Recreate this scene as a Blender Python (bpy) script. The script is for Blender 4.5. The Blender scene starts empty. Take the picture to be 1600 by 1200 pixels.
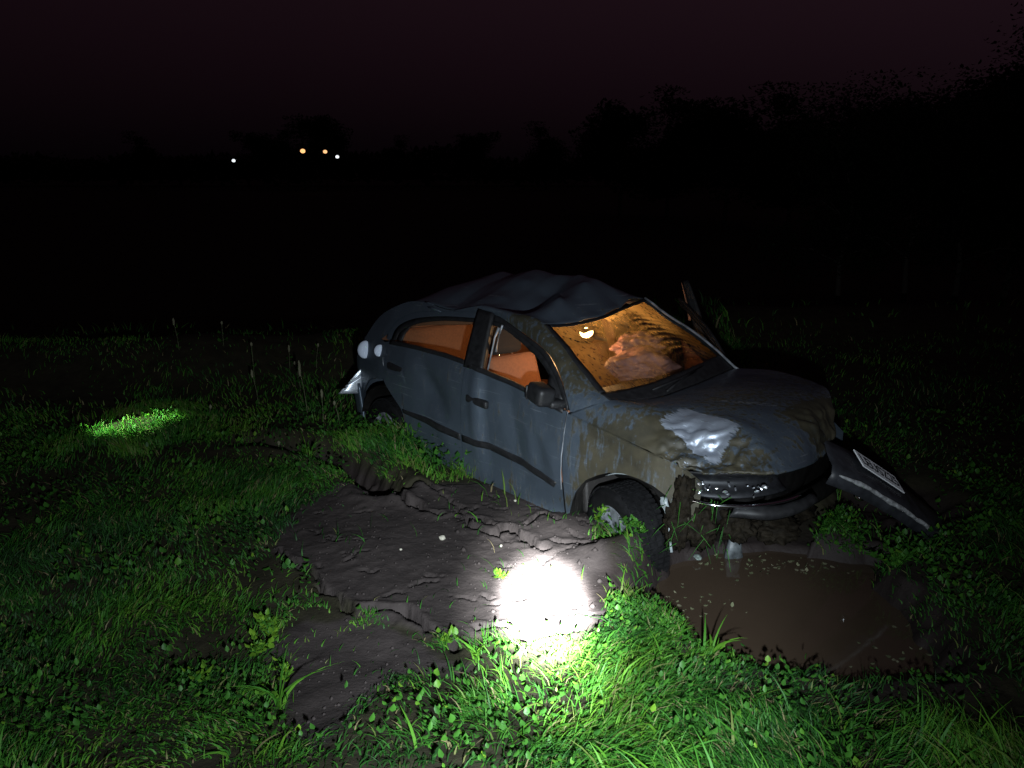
import bpy, bmesh, math, random
import numpy as np
from mathutils import Matrix, Vector, noise as mnoise
random.seed(7); rng = np.random.default_rng(7)
C = bpy.context.scene.collection
SC = bpy.context.scene
rad = math.radians

# ------------------------------------------------------------------ camera
cam_d = bpy.data.cameras.new('camera'); cam = bpy.data.objects.new('camera', cam_d); C.objects.link(cam)
cam.location = (0, 0, 2.2384); cam.rotation_euler = (rad(90 - 15.5), 0, 0)
cam_d.sensor_fit = 'HORIZONTAL'; cam_d.sensor_width = 36.0; cam_d.lens = 36.0 * 1204 / 1600
cam_d.clip_start = .05; cam_d.clip_end = 2000
SC.camera = cam

# ------------------------------------------------------------------ night sky
wd = bpy.data.worlds.new('World'); SC.world = wd; wd.use_nodes = True
wn = wd.node_tree; wn.nodes.clear()
wo = wn.nodes.new('ShaderNodeOutputWorld'); wadd = wn.nodes.new('ShaderNodeAddShader')
wb1 = wn.nodes.new('ShaderNodeBackground'); wb2 = wn.nodes.new('ShaderNodeBackground')
sky = wn.nodes.new('ShaderNodeTexSky'); sky.sky_type = 'NISHITA'; sky.sun_disc = False
sky.sun_elevation = rad(-8); sky.sun_rotation = rad(60)
wn.links.new(sky.outputs[0], wb1.inputs[0]); wb1.inputs[1].default_value = .05
# town glow on low cloud: dull red brown, a little stronger to the right
wtc = wn.nodes.new('ShaderNodeTexCoord'); wsep = wn.nodes.new('ShaderNodeSeparateXYZ')
wn.links.new(wtc.outputs['Generated'], wsep.inputs[0])
wmr = wn.nodes.new('ShaderNodeMapRange'); wmr.inputs['From Min'].default_value = -1.0; wmr.inputs['From Max'].default_value = 1.0
wmr.inputs['To Min'].default_value = .45; wmr.inputs['To Max'].default_value = 1.25
wn.links.new(wsep.outputs['X'], wmr.inputs['Value'])
wrp = wn.nodes.new('ShaderNodeValToRGB')
wrp.color_ramp.elements[0].position = .0; wrp.color_ramp.elements[0].color = (.0011, .0006, .0011, 1)
wrp.color_ramp.elements[1].position = .22; wrp.color_ramp.elements[1].color = (.0120, .0052, .0082, 1)
wn.links.new(wsep.outputs['Z'], wrp.inputs[0])
wn.links.new(wrp.outputs[0], wb2.inputs[0]); wn.links.new(wmr.outputs[0], wb2.inputs[1])
wn.links.new(wb1.outputs[0], wadd.inputs[0]); wn.links.new(wb2.outputs[0], wadd.inputs[1])
wn.links.new(wadd.outputs[0], wo.inputs[0])

# ------------------------------------------------------------------ torch held out of frame, and an added spot for the left grass
def spot(name, loc, tgt, power, deg, blend, col, size=.02):
    d = bpy.data.lights.new(name, 'SPOT'); o = bpy.data.objects.new(name, d); C.objects.link(o)
    d.energy = power; d.spot_size = rad(deg); d.spot_blend = blend; d.color = col; d.shadow_soft_size = size
    o.location = loc
    v = Vector(tgt) - Vector(loc); o.rotation_euler = v.to_track_quat('-Z', 'Y').to_euler()
    return o
TORCH = (.14, .08, 1.88); AIM = (.150, 3.13, .29)
TC = (.82, .92, 1.0)
spot('torch_core', TORCH, AIM, 120000, 8.3, 1.0, (.93, .98, 1.0), .03)
spot('torch_corona', TORCH, AIM, 8500, 15.0, 1.0, (.90, .97, 1.0), .03)
spot('torch_halo', TORCH, AIM, 1000, 48, 1.0, TC, .03)
spot('torch_spill', TORCH, (-.55, 4.5, .6), 490, 106, 1.0, TC, .03)
spot('reflected_spot', (-4.0, 4.5, 2.4), (-3.0, 5.80, .3), 2400, 13.5, .6, (.62, 1.0, .5), .02)  # added spot standing in for torch light reflected onto the grass

# ------------------------------------------------------------------ picture
SC.view_settings.view_transform = 'Standard'; SC.view_settings.look = 'None'
SC.view_settings.exposure = 0.0; SC.view_settings.gamma = 1.0; SC.view_settings.use_curve_mapping = False
SC.cycles.use_denoising = True
SC.cycles.max_bounces = 8; SC.cycles.transparent_max_bounces = 16
SC.cycles.sample_clamp_indirect = 4

# ================================================================== helpers
def sst(t):
    t = np.clip(t, 0, 1); return t * t * (3 - 2 * t)
def link(o, parent=None):
    C.objects.link(o)
    if parent is not None: o.parent = parent
    return o
def empty(name, label, cat, loc=(0, 0, 0), rz=0, group=None):
    o = bpy.data.objects.new(name, None); o.empty_display_size = .1
    C.objects.link(o); o.location = loc; o.rotation_euler = (0, 0, rz)
    tag(o, label, cat, group); return o
def tag(o, label=None, cat=None, group=None, kind=None):
    if label: o['label'] = label
    if cat: o['category'] = cat
    if group: o['group'] = group
    if kind: o['kind'] = kind
    return o
def mesh_data(name, v, f, mats, smooth=False):
    me = bpy.data.meshes.new(name); me.from_pydata([tuple(map(float, q)) for q in v], [], [tuple(map(int, q)) for q in f])
    for m in (mats if isinstance(mats, (list, tuple)) else [mats]): me.materials.append(m)
    if smooth: me.polygons.foreach_set('use_smooth', [True] * len(me.polygons))
    me.update(); return me
def mobj(name, v, f, mat, parent=None, smooth=False):
    return link(bpy.data.objects.new(name, mesh_data(name, v, f, mat, smooth)), parent)
def big_mesh(name, v, quads, tris, mat, attrs=None, parent=None):
    me = bpy.data.meshes.new(name)
    nq, nt = len(quads), len(tris)
    me.vertices.add(len(v)); me.vertices.foreach_set('co', np.asarray(v, np.float32).ravel())
    me.loops.add(nq * 4 + nt * 3)
    li = np.concatenate([np.asarray(quads, np.int32).ravel(), np.asarray(tris, np.int32).ravel()])
    me.loops.foreach_set('vertex_index', li)
    me.polygons.add(nq + nt)
    st = np.concatenate([np.arange(nq) * 4, nq * 4 + np.arange(nt) * 3]).astype(np.int32)
    me.polygons.foreach_set('loop_start', st)
    me.update(calc_edges=True); me.validate()
    for k, a in (attrs or {}).items():
        at = me.attributes.new(k, 'FLOAT', 'POINT'); at.data.foreach_set('value', np.asarray(a, np.float32))
    me.materials.append(mat)
    return link(bpy.data.objects.new(name, me), parent)
def from_bm(name, bm, mat, parent=None, smooth=False):
    me = bpy.data.meshes.new(name); bm.to_mesh(me); bm.free(); me.materials.append(mat)
    if smooth: me.polygons.foreach_set('use_smooth', [True] * len(me.polygons))
    return link(bpy.data.objects.new(name, me), parent)
def rbox(name, size, loc, mat, parent=None, rot=(0, 0, 0), bev=.02, seg=2, taper=None):
    bm = bmesh.new(); bmesh.ops.create_cube(bm, size=1)
    for q in bm.verts:
        q.co = Vector((q.co.x * size[0], q.co.y * size[1], q.co.z * size[2]))
        if taper: k = 1 + taper * (q.co.z / size[2]); q.co.x *= k; q.co.y *= k
    bmesh.ops.bevel(bm, geom=bm.edges[:], offset=bev, segments=seg, affect='EDGES', profile=.6)
    M = Matrix.Translation(loc) @ Matrix.Rotation(rot[2], 4, 'Z') @ Matrix.Rotation(rot[1], 4, 'Y') @ Matrix.Rotation(rot[0], 4, 'X')
    bmesh.ops.transform(bm, matrix=M, verts=bm.verts)
    return from_bm(name, bm, mat, parent, True)
def cr(P, n):
    """Catmull-Rom through points, n samples"""
    P = np.asarray(P, float); m = len(P)
    Q = np.vstack([2 * P[0] - P[1], P, 2 * P[-1] - P[-2]])
    t = np.linspace(0, m - 1, n); i = np.minimum(t.astype(int), m - 2); f = (t - i)[:, None]
    a, b, c, d = Q[i], Q[i + 1], Q[i + 2], Q[i + 3]
    return .5 * (2 * b + (c - a) * f + (2 * a - 5 * b + 4 * c - d) * f ** 2 + (3 * b - a - 3 * c + d) * f ** 3)
def cr_arc(P, n):
    q = cr(P, 200); s = np.r_[0, np.cumsum(np.linalg.norm(np.diff(q, axis=0), axis=1))]
    t = np.linspace(0, s[-1], n); return np.c_[tuple(np.interp(t, s, q[:, k]) for k in range(q.shape[1]))]
def grid_faces(n, m, flip=False):
    F = []
    for i in range(n - 1):
        for j in range(m - 1):
            a, b, c, d = i * m + j, i * m + j + 1, (i + 1) * m + j + 1, (i + 1) * m + j
            F.append((d, c, b, a) if flip else (a, b, c, d))
    return F
def tube(pts, rads, k=8, cap=True):
    """tapered tube along points -> v, f"""
    pts = np.asarray(pts, float); V = []; F = []
    for i, p in enumerate(pts):
        d = pts[min(i + 1, len(pts) - 1)] - pts[max(i - 1, 0)]; d /= (np.linalg.norm(d) + 1e-9)
        u = np.cross(d, (0, 0, 1.0)) if abs(d[2]) < .9 else np.cross(d, (1.0, 0, 0)); u /= np.linalg.norm(u); w = np.cross(d, u)
        for j in range(k):
            a = 2 * math.pi * j / k; V.append(p + rads[i] * (math.cos(a) * u + math.sin(a) * w))
    for i in range(len(pts) - 1):
        for j in range(k):
            F.append((i * k + j, i * k + (j + 1) % k, (i + 1) * k + (j + 1) % k, (i + 1) * k + j))
    if cap: F.append(tuple(range(k - 1, -1, -1))); F.append(tuple(range((len(pts) - 1) * k, len(pts) * k)))
    return V, F
def merge(parts):
    V = []; F = []
    for v, f in parts:
        o = len(V); V += list(v); F += [tuple(i + o for i in q) for q in f]
    return V, F
def lathe(prof, k=32, axis='y'):
    V = []; F = []; n = len(prof)
    for (r, h) in prof:
        for j in range(k):
            a = 2 * math.pi * j / k; V.append((r * math.cos(a), h, r * math.sin(a)))
    for i in range(n - 1):
        for j in range(k): F.append((i * k + j, i * k + (j + 1) % k, (i + 1) * k + (j + 1) % k, (i + 1) * k + j))
    return V, F
def fbm(p, s, o=4):
    return mnoise.fractal(Vector(p) * s, 1.0, 2.0, o)

# ------------------------------------------------------------------ materials
def mat(name, col, rough=.6, metal=0., spec=.5, emis=None, estr=0, coat=0.):
    m = bpy.data.materials.new(name); m.use_nodes = True
    b = m.node_tree.nodes['Principled BSDF']
    b.inputs['Base Color'].default_value = (*col, 1); b.inputs['Roughness'].default_value = rough
    b.inputs['Metallic'].default_value = metal; b.inputs['Specular IOR Level'].default_value = spec
    b.inputs['Coat Weight'].default_value = coat
    if emis: b.inputs['Emission Color'].default_value = (*emis, 1); b.inputs['Emission Strength'].default_value = estr
    return m
def N(nt, t, **kw):
    n = nt.nodes.new(t)
    for k, v in kw.items(): setattr(n, k, v)
    return n
def math_node(nt, op, a, b=None, clamp=False):
    n = N(nt, 'ShaderNodeMath', operation=op); n.use_clamp = clamp
    for i, x in enumerate((a, b)):
        if x is None: continue
        if hasattr(x, 'is_linked') or hasattr(x, 'links'): nt.links.new(x, n.inputs[i])
        else: n.inputs[i].default_value = x
    return n.outputs[0]

DULL = {'black_plastic': .3, 'tyre_rubber': .12, 'clinging_mud': .08, 'underbody': .06, 'dark_bumper_plastic': .35}
def noisy(m, scale=20, amt=.25, bump=.0, detail=6, dist=.01):
    """vary base colour and relief of a simple material"""
    nt = m.node_tree; b = nt.nodes['Principled BSDF']; c = b.inputs['Base Color'].default_value[:]
    if m.name in DULL: b.inputs['Specular IOR Level'].default_value = DULL[m.name]
    tc = N(nt, 'ShaderNodeTexCoord'); no = N(nt, 'ShaderNodeTexNoise'); no.inputs['Scale'].default_value = scale; no.inputs['Detail'].default_value = detail
    nt.links.new(tc.outputs['Object'], no.inputs['Vector'])
    rp = N(nt, 'ShaderNodeValToRGB'); rp.color_ramp.elements[0].position = .3; rp.color_ramp.elements[1].position = .7
    rp.color_ramp.elements[0].color = tuple(x * (1 - amt) for x in c[:3]) + (1,); rp.color_ramp.elements[1].color = tuple(x * (1 + amt) for x in c[:3]) + (1,)
    nt.links.new(no.outputs['Fac'], rp.inputs[0]); nt.links.new(rp.outputs[0], b.inputs['Base Color'])
    if bump:
        bp = N(nt, 'ShaderNodeBump'); bp.inputs['Strength'].default_value = bump; bp.inputs['Distance'].default_value = dist
        nt.links.new(no.outputs['Fac'], bp.inputs['Height']); nt.links.new(bp.outputs[0], b.inputs['Normal'])
    return m
def paint_material():
    m = bpy.data.materials.new('silver_grey_car_paint'); m.use_nodes = True; nt = m.node_tree
    b = nt.nodes['Principled BSDF']
    tc = N(nt, 'ShaderNodeTexCoord'); at = N(nt, 'ShaderNodeAttribute', attribute_name='mud')
    mp = N(nt, 'ShaderNodeMapping'); mp.inputs['Scale'].default_value = (34, 34, 5)
    nt.links.new(tc.outputs['Object'], mp.inputs[0])
    streak = N(nt, 'ShaderNodeTexNoise'); streak.inputs['Scale'].default_value = 1.0; streak.inputs['Detail'].default_value = 5; streak.inputs['Roughness'].default_value = .6
    nt.links.new(mp.outputs[0], streak.inputs['Vector'])
    blot = N(nt, 'ShaderNodeTexNoise'); blot.inputs['Scale'].default_value = 5.5; blot.inputs['Detail'].default_value = 9; blot.inputs['Roughness'].default_value = .68
    nt.links.new(tc.outputs['Object'], blot.inputs['Vector'])
    spk = N(nt, 'ShaderNodeTexNoise'); spk.inputs['Scale'].default_value = 45; spk.inputs['Detail'].default_value = 3
    nt.links.new(tc.outputs['Object'], spk.inputs['Vector'])
    s = math_node(nt, 'MULTIPLY', streak.outputs['Fac'], .62)
    s = math_node(nt, 'ADD', s, math_node(nt, 'MULTIPLY', blot.outputs['Fac'], .34))
    s = math_node(nt, 'ADD', s, math_node(nt, 'MULTIPLY', spk.outputs['Fac'], .16))
    s = math_node(nt, 'ADD', s, math_node(nt, 'MULTIPLY', at.outputs['Fac'], .36))
    mr = N(nt, 'ShaderNodeMapRange'); mr.interpolation_type = 'SMOOTHSTEP'
    mr.inputs['From Min'].default_value = .66; mr.inputs['From Max'].default_value = .80
    nt.links.new(s, mr.inputs['Value']); mask = mr.outputs[0]
    cl = N(nt, 'ShaderNodeAttribute', attribute_name='clean_highlight')
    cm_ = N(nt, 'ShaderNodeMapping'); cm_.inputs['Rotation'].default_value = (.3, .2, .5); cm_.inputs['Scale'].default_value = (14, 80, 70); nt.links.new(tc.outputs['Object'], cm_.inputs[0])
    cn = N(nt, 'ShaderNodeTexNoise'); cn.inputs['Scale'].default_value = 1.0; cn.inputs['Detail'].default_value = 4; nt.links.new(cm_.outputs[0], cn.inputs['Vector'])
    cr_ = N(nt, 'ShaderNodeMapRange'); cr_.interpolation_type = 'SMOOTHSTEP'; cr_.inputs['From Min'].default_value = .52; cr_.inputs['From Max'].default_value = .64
    nt.links.new(math_node(nt, 'ADD', math_node(nt, 'MULTIPLY', cn.outputs['Fac'], .5), math_node(nt, 'MULTIPLY', cl.outputs['Fac'], .42)), cr_.inputs['Value']); clean_highlight = cr_.outputs[0]
    mask = math_node(nt, 'MULTIPLY', mask, math_node(nt, 'SUBTRACT', 1.0, clean_highlight))
    mudc = N(nt, 'ShaderNodeValToRGB'); mudc.color_ramp.elements[0].color = (.016, .015, .009, 1); mudc.color_ramp.elements[1].color = (.050, .043, .025, 1)
    mudc.color_ramp.elements[0].position = .35; mudc.color_ramp.elements[1].position = .7
    nt.links.new(blot.outputs['Fac'], mudc.inputs[0])
    pc = N(nt, 'ShaderNodeValToRGB'); pc.color_ramp.elements[0].color = (.072, .096, .125, 1); pc.color_ramp.elements[1].color = (.125, .156, .195, 1)
    nt.links.new(blot.outputs['Fac'], pc.inputs[0])
    sm = N(nt, 'ShaderNodeMapping'); sm.inputs['Rotation'].default_value = (0, .16, 0); sm.inputs['Scale'].default_value = (2.2, 2.2, 150); nt.links.new(tc.outputs['Object'], sm.inputs[0])
    sn = N(nt, 'ShaderNodeTexNoise'); sn.inputs['Scale'].default_value = 1.0; sn.inputs['Detail'].default_value = 3; nt.links.new(sm.outputs[0], sn.inputs['Vector'])
    sg = N(nt, 'ShaderNodeMapRange'); sg.interpolation_type = 'SMOOTHSTEP'; sg.inputs['From Min'].default_value = .66; sg.inputs['From Max'].default_value = .74; nt.links.new(math_node(nt, 'ADD', sn.outputs['Fac'], math_node(nt, 'MULTIPLY', math_node(nt, 'SUBTRACT', blot.outputs['Fac'], .5), .45)), sg.inputs['Value'])
    sx = N(nt, 'ShaderNodeMix', data_type='RGBA'); sx.inputs[7].default_value = (.30, .33, .37, 1); nt.links.new(math_node(nt, 'MULTIPLY', sg.outputs[0], .7), sx.inputs[0]); nt.links.new(pc.outputs[0], sx.inputs[6])
    mx = N(nt, 'ShaderNodeMix', data_type='RGBA'); nt.links.new(mask, mx.inputs[0]); nt.links.new(sx.outputs[2], mx.inputs[6]); nt.links.new(mudc.outputs[0], mx.inputs[7])
    mc2 = N(nt, 'ShaderNodeMix', data_type='RGBA'); mc2.inputs[7].default_value = (.34, .38, .45, 1); nt.links.new(clean_highlight, mc2.inputs[0]); nt.links.new(mx.outputs[2], mc2.inputs[6])  # pale mix puts the torch highlight into the paint colour
    nt.links.new(mc2.outputs[2], b.inputs['Base Color'])
    nt.links.new(math_node(nt, 'MULTIPLY', math_node(nt, 'SUBTRACT', 1.0, mask), .62), b.inputs['Metallic'])
    rr = N(nt, 'ShaderNodeMapRange'); rr.inputs['To Min'].default_value = .40; rr.inputs['To Max'].default_value = .62; nt.links.new(mask, rr.inputs['Value'])
    nt.links.new(rr.outputs[0], b.inputs['Roughness'])
    nt.links.new(math_node(nt, 'MULTIPLY', math_node(nt, 'SUBTRACT', 1.0, mask), .25), b.inputs['Coat Weight']); b.inputs['Coat Roughness'].default_value = .12
    bp = N(nt, 'ShaderNodeBump'); bp.inputs['Strength'].default_value = .3; bp.inputs['Distance'].default_value = .004
    nt.links.new(mask, bp.inputs['Height']); nt.links.new(bp.outputs[0], b.inputs['Normal'])
    return m
PAINT = paint_material()
BLACK = noisy(mat('black_plastic', (.012, .012, .013), .5), 30, .4, .2, 4, .002)
RUBBER = noisy(mat('tyre_rubber', (.006, .006, .0065), .7), 40, .5, .3, 6, .003)
ALLOY = noisy(mat('wheel_silver', (.20, .215, .235), .5, .35), 14, .6, .1)
CHROME = mat('chrome', (.75, .77, .8), .12, 1.0)
FABRIC = noisy(mat('seat_fabric', (.17, .070, .032), .9), 60, .15, .3, 4, .002)
TRIM = noisy(mat('interior_trim', (.20, .085, .042), .8), 25, .12)
DARKTRIM = noisy(mat('dark_dashboard_trim', (.018, .016, .015), .6), 40, .2, .2)
HEADREST = noisy(mat('dark_headrest_cloth', (.008, .006, .005), .9), 60, .2)
AIRBAG = noisy(mat('pinkish_nylon', (.26, .13, .13), .75), 5, .15, .8, 5, .05)
MUDMAT = noisy(mat('clinging_mud', (.009, .007, .0045), .75), 30, .5, .7, 8, .02)
WHITEPL = noisy(mat('pale_grey_plastic', (.22, .25, .26), .4), 10, .25)
UNDER = noisy(mat('underbody', (.007, .0065, .006), .8), 14, .4, .5)
def glass_mat(name, tint=(1, 1, 1)):
    m = bpy.data.materials.new(name); m.use_nodes = True; nt = m.node_tree; nt.nodes.clear()
    o = N(nt, 'ShaderNodeOutputMaterial'); tr = N(nt, 'ShaderNodeBsdfTransparent'); tr.inputs[0].default_value = (*tint, 1)
    gl = N(nt, 'ShaderNodeBsdfGlossy'); gl.inputs['Roughness'].default_value = .03; fr = N(nt, 'ShaderNodeLayerWeight'); fr.inputs[0].default_value = .5
    mx = N(nt, 'ShaderNodeMixShader'); nt.links.new(math_node(nt, 'ADD', math_node(nt, 'MULTIPLY', math_node(nt, 'POWER', fr.outputs['Facing'], 5.0), .9), .045), mx.inputs[0]); nt.links.new(tr.outputs[0], mx.inputs[1]); nt.links.new(gl.outputs[0], mx.inputs[2])
    nt.links.new(mx.outputs[0], o.inputs[0]); return m
GLASS = glass_mat('window_glass', (.82, .85, .82))
def windscreen_mat():
    """clear glass with smeared mud on it: wiped arcs on the far half, brushed streaks on the near half"""
    m = glass_mat('muddy_windscreen_glass', (.85, .85, .8)); nt = m.node_tree
    o = [n for n in nt.nodes if n.type == 'OUTPUT_MATERIAL'][0]; clear = o.inputs[0].links[0].from_socket
    uv = N(nt, 'ShaderNodeAttribute', attribute_name='dirt'); tc = N(nt, 'ShaderNodeTexCoord')
    no = N(nt, 'ShaderNodeTexNoise'); no.inputs['Scale'].default_value = 26; no.inputs['Detail'].default_value = 8; no.inputs['Roughness'].default_value = .7
    mp = N(nt, 'ShaderNodeMapping'); mp.inputs['Scale'].default_value = (.35, .8, .35); nt.links.new(tc.outputs['Object'], mp.inputs[0]); nt.links.new(mp.outputs[0], no.inputs['Vector'])
    # wiper arcs: rings round a pivot at the foot of the glass
    d = N(nt, 'ShaderNodeVectorMath', operation='DISTANCE'); d.inputs[1].default_value = (-.20, .28, .97); nt.links.new(tc.outputs['Object'], d.inputs[0])
    ring = math_node(nt, 'SINE', math_node(nt, 'ADD', math_node(nt, 'MULTIPLY', d.outputs['Value'], 105.0), math_node(nt, 'MULTIPLY', no.outputs['Fac'], 5.0)))
    at2 = N(nt, 'ShaderNodeAttribute', attribute_name='arcs')
    s = math_node(nt, 'ADD', uv.outputs['Fac'], math_node(nt, 'MULTIPLY', math_node(nt, 'SUBTRACT', no.outputs['Fac'], .5), .9))
    s = math_node(nt, 'ADD', s, math_node(nt, 'MULTIPLY', math_node(nt, 'MULTIPLY', ring, at2.outputs['Fac']), .20), True)
    tl = N(nt, 'ShaderNodeBsdfTranslucent'); tl.inputs[0].default_value = (.74, .56, .25, 1)
    df = N(nt, 'ShaderNodeBsdfDiffuse'); df.inputs[0].default_value = (.035, .030, .022, 1)
    n3 = N(nt, 'ShaderNodeTexNoise'); n3.inputs['Scale'].default_value = 34; n3.inputs['Detail'].default_value = 5; mp3 = N(nt, 'ShaderNodeMapping'); mp3.inputs['Scale'].default_value = (.5, 1.3, 1.6); nt.links.new(tc.outputs['Object'], mp3.inputs[0]); nt.links.new(mp3.outputs[0], n3.inputs['Vector'])
    r3 = N(nt, 'ShaderNodeMapRange'); r3.interpolation_type = 'SMOOTHSTEP'; r3.inputs['From Min'].default_value = .54; r3.inputs['From Max'].default_value = .70; nt.links.new(n3.outputs['Fac'], r3.inputs['Value'])
    dm = N(nt, 'ShaderNodeMixShader'); nt.links.new(r3.outputs[0], dm.inputs[0]); nt.links.new(tl.outputs[0], dm.inputs[1]); nt.links.new(df.outputs[0], dm.inputs[2])
    mx = N(nt, 'ShaderNodeMixShader'); nt.links.new(s, mx.inputs[0]); nt.links.new(clear, mx.inputs[1]); nt.links.new(dm.outputs[0], mx.inputs[2])
    nt.links.new(mx.outputs[0], o.inputs[0]); return m
WSMAT = windscreen_mat()
LAMPGLASS = glass_mat('headlamp_lens', (.9, .92, .95))
ORBMAT = noisy(mat('pale_orb', (.72, .80, .95), .3, 0, .6, coat=.4), 8, .12)

def ground_material():
    m = bpy.data.materials.new('soil_and_mud'); m.use_nodes = True; nt = m.node_tree; b = nt.nodes['Principled BSDF']
    tc = N(nt, 'ShaderNodeTexCoord'); at = N(nt, 'ShaderNodeAttribute', attribute_name='bare'); wt = N(nt, 'ShaderNodeAttribute', attribute_name='wet')
    n1 = N(nt, 'ShaderNodeTexNoise'); n1.inputs['Scale'].default_value = 7; n1.inputs['Detail'].default_value = 10; n1.inputs['Roughness'].default_value = .65
    n2 = N(nt, 'ShaderNodeTexNoise'); n2.inputs['Scale'].default_value = 55; n2.inputs['Detail'].default_value = 6
    for n in (n1, n2): nt.links.new(tc.outputs['Object'], n.inputs['Vector'])
    soil = N(nt, 'ShaderNodeValToRGB'); soil.color_ramp.elements[0].color = (.014, .012, .008, 1); soil.color_ramp.elements[1].color = (.034, .032, .018, 1)
    mud = N(nt, 'ShaderNodeValToRGB'); mud.color_ramp.elements[0].color = (.027, .022, .021, 1); mud.color_ramp.elements[1].color = (.044, .036, .034, 1)
    for r in (soil, mud):
        r.color_ramp.elements[0].position = .3; r.color_ramp.elements[1].position = .72; nt.links.new(n1.outputs['Fac'], r.inputs[0])
    mx = N(nt, 'ShaderNodeMix', data_type='RGBA'); nt.links.new(at.outputs['Fac'], mx.inputs[0]); nt.links.new(soil.outputs[0], mx.inputs[6]); nt.links.new(mud.outputs[0], mx.inputs[7])
    mw = N(nt, 'ShaderNodeMix', data_type='RGBA'); mw.inputs[7].default_value = (.022, .017, .016, 1); nt.links.new(wt.outputs['Fac'], mw.inputs[0]); nt.links.new(mx.outputs[2], mw.inputs[6])
    nt.links.new(mw.outputs[2], b.inputs['Base Color'])
    rr = N(nt, 'ShaderNodeMapRange'); rr.inputs['To Min'].default_value = .85; rr.inputs['To Max'].default_value = .62; nt.links.new(wt.outputs['Fac'], rr.inputs['Value']); nt.links.new(rr.outputs[0], b.inputs['Roughness'])
    b.inputs['Specular IOR Level'].default_value = .12
    hsum = math_node(nt, 'ADD', n1.outputs['Fac'], math_node(nt, 'MULTIPLY', n2.outputs['Fac'], .35))
    bp = N(nt, 'ShaderNodeBump'); bp.inputs['Strength'].default_value = .55; bp.inputs['Distance'].default_value = .018
    nt.links.new(hsum, bp.inputs['Height']); nt.links.new(bp.outputs[0], b.inputs['Normal'])
    return m
GROUND = ground_material()
def leaf_material(name, stops, rough=.42, transl=.25):
    m = bpy.data.materials.new(name); m.use_nodes = True; nt = m.node_tree; b = nt.nodes['Principled BSDF']; o = [n for n in nt.nodes if n.type == 'OUTPUT_MATERIAL'][0]
    at = N(nt, 'ShaderNodeAttribute', attribute_name='tint'); rp = N(nt, 'ShaderNodeValToRGB'); e = rp.color_ramp.elements
    while len(e) < len(stops): e.new(.5)
    for k, (p, c) in enumerate(stops): e[k].position = p; e[k].color = (*c, 1)
    nt.links.new(at.outputs['Fac'], rp.inputs[0]); nt.links.new(rp.outputs[0], b.inputs['Base Color'])
    b.inputs['Roughness'].default_value = rough; b.inputs['Specular IOR Level'].default_value = .22
    tl = N(nt, 'ShaderNodeBsdfTranslucent'); nt.links.new(rp.outputs[0], tl.inputs[0]); mx = N(nt, 'ShaderNodeMixShader'); mx.inputs[0].default_value = transl
    nt.links.new(b.outputs[0], mx.inputs[1]); nt.links.new(tl.outputs[0], mx.inputs[2]); nt.links.new(mx.outputs[0], o.inputs[0])
    return m
GRASSMAT = leaf_material('grass_blades', [(0, (.012, .048, .010)), (.3, (.022, .100, .012)), (.55, (.040, .150, .014)), (.8, (.085, .21, .016)), (.93, (.10, .12, .035)), (1, (.20, .16, .09))], .6)
LEAFMAT = leaf_material('weed_leaves', [(0, (.018, .070, .012)), (.6, (.040, .14, .016)), (1, (.13, .26, .02))], .5)
STALKMAT = leaf_material('stalks_and_seed_heads', [(0, (.06, .08, .04)), (.5, (.12, .13, .07)), (1, (.22, .21, .14))], .7)
TREELEAF = leaf_material('tree_leaves', [(0, (.008, .016, .007)), (1, (.02, .036, .014))], .6)
BARK = noisy(mat('bark', (.05, .042, .036), .9), 12, .35, .8, 6, .02)
WATER = noisy(mat('muddy_water', (.046, .032, .022), .06, 0, .5), 2.2, .12)
# very faint ripple on the puddle
_nt = WATER.node_tree; _w = N(_nt, 'ShaderNodeTexNoise'); _w.inputs['Scale'].default_value = 9; _bp = N(_nt, 'ShaderNodeBump'); _bp.inputs['Strength'].default_value = .05; _bp.inputs['Distance'].default_value = .02
_nt.links.new(_w.outputs['Fac'], _bp.inputs['Height']); _nt.links.new(_bp.outputs[0], _nt.nodes['Principled BSDF'].inputs['Normal'])

# ================================================================== ground
CARM = np.array([[0.65146, 0.7585, 0.01681], [-0.75828, 0.65024, 0.04682], [0.02458, -0.04325, 0.99876]])
CARO = np.array([1.1992, 4.3628, 0.0])
def car2w(p): return CARM @ np.asarray(p, float) + CARO
def in_car(x, y, grow=0.):
    d = np.stack([x - CARO[0], y - CARO[1]], 0); cx = CARM[0, 0] * d[0] + CARM[1, 0] * d[1]; cy = CARM[0, 1] * d[0] + CARM[1, 1] * d[1]
    return (cx > -3.1 - grow) & (cx < .62 + grow) & (np.abs(cy) < .74 + grow), cx, cy
WATER_Z = .12
MUD1 = np.array([(-1.3, 4.67), (-1.02, 4.76), (-0.67, 4.69), (-0.17, 4.76), (0.29, 4.62), (0.5, 4.28), (0.50, 3.92), (0.52, 3.72), (0.54, 3.33), (0.44, 3.09), (0.28, 2.98), (-0.11, 2.94), (-0.27, 2.87), (-0.46, 3.01), (-0.71, 3.14), (-0.82, 3.25), (-1.04, 3.52), (-1.3, 3.79), (-1.38, 4.19)])
MUD2 = np.array([(-1.06, 2.9), (-0.99, 3.19), (-0.77, 3.17), (-0.46, 3.01), (-0.27, 2.84), (-0.18, 2.67), (-0.4, 2.62), (-0.54, 2.4), (-0.54, 2.11), (-0.63, 1.97), (-0.77, 2.15), (-1.0, 2.62)])
POOL = np.array([(0.55, 3.34), (0.7, 3.58), (0.92, 3.85), (1.28, 3.98), (1.67, 3.95), (2.06, 3.85), (1.9, 3.61), (1.92, 3.37), (1.91, 3.16), (1.84, 2.88), (1.7, 2.66), (1.34, 2.66), (1.08, 2.75), (0.93, 2.88), (0.80, 3.10), (0.68, 3.24)])
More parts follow.
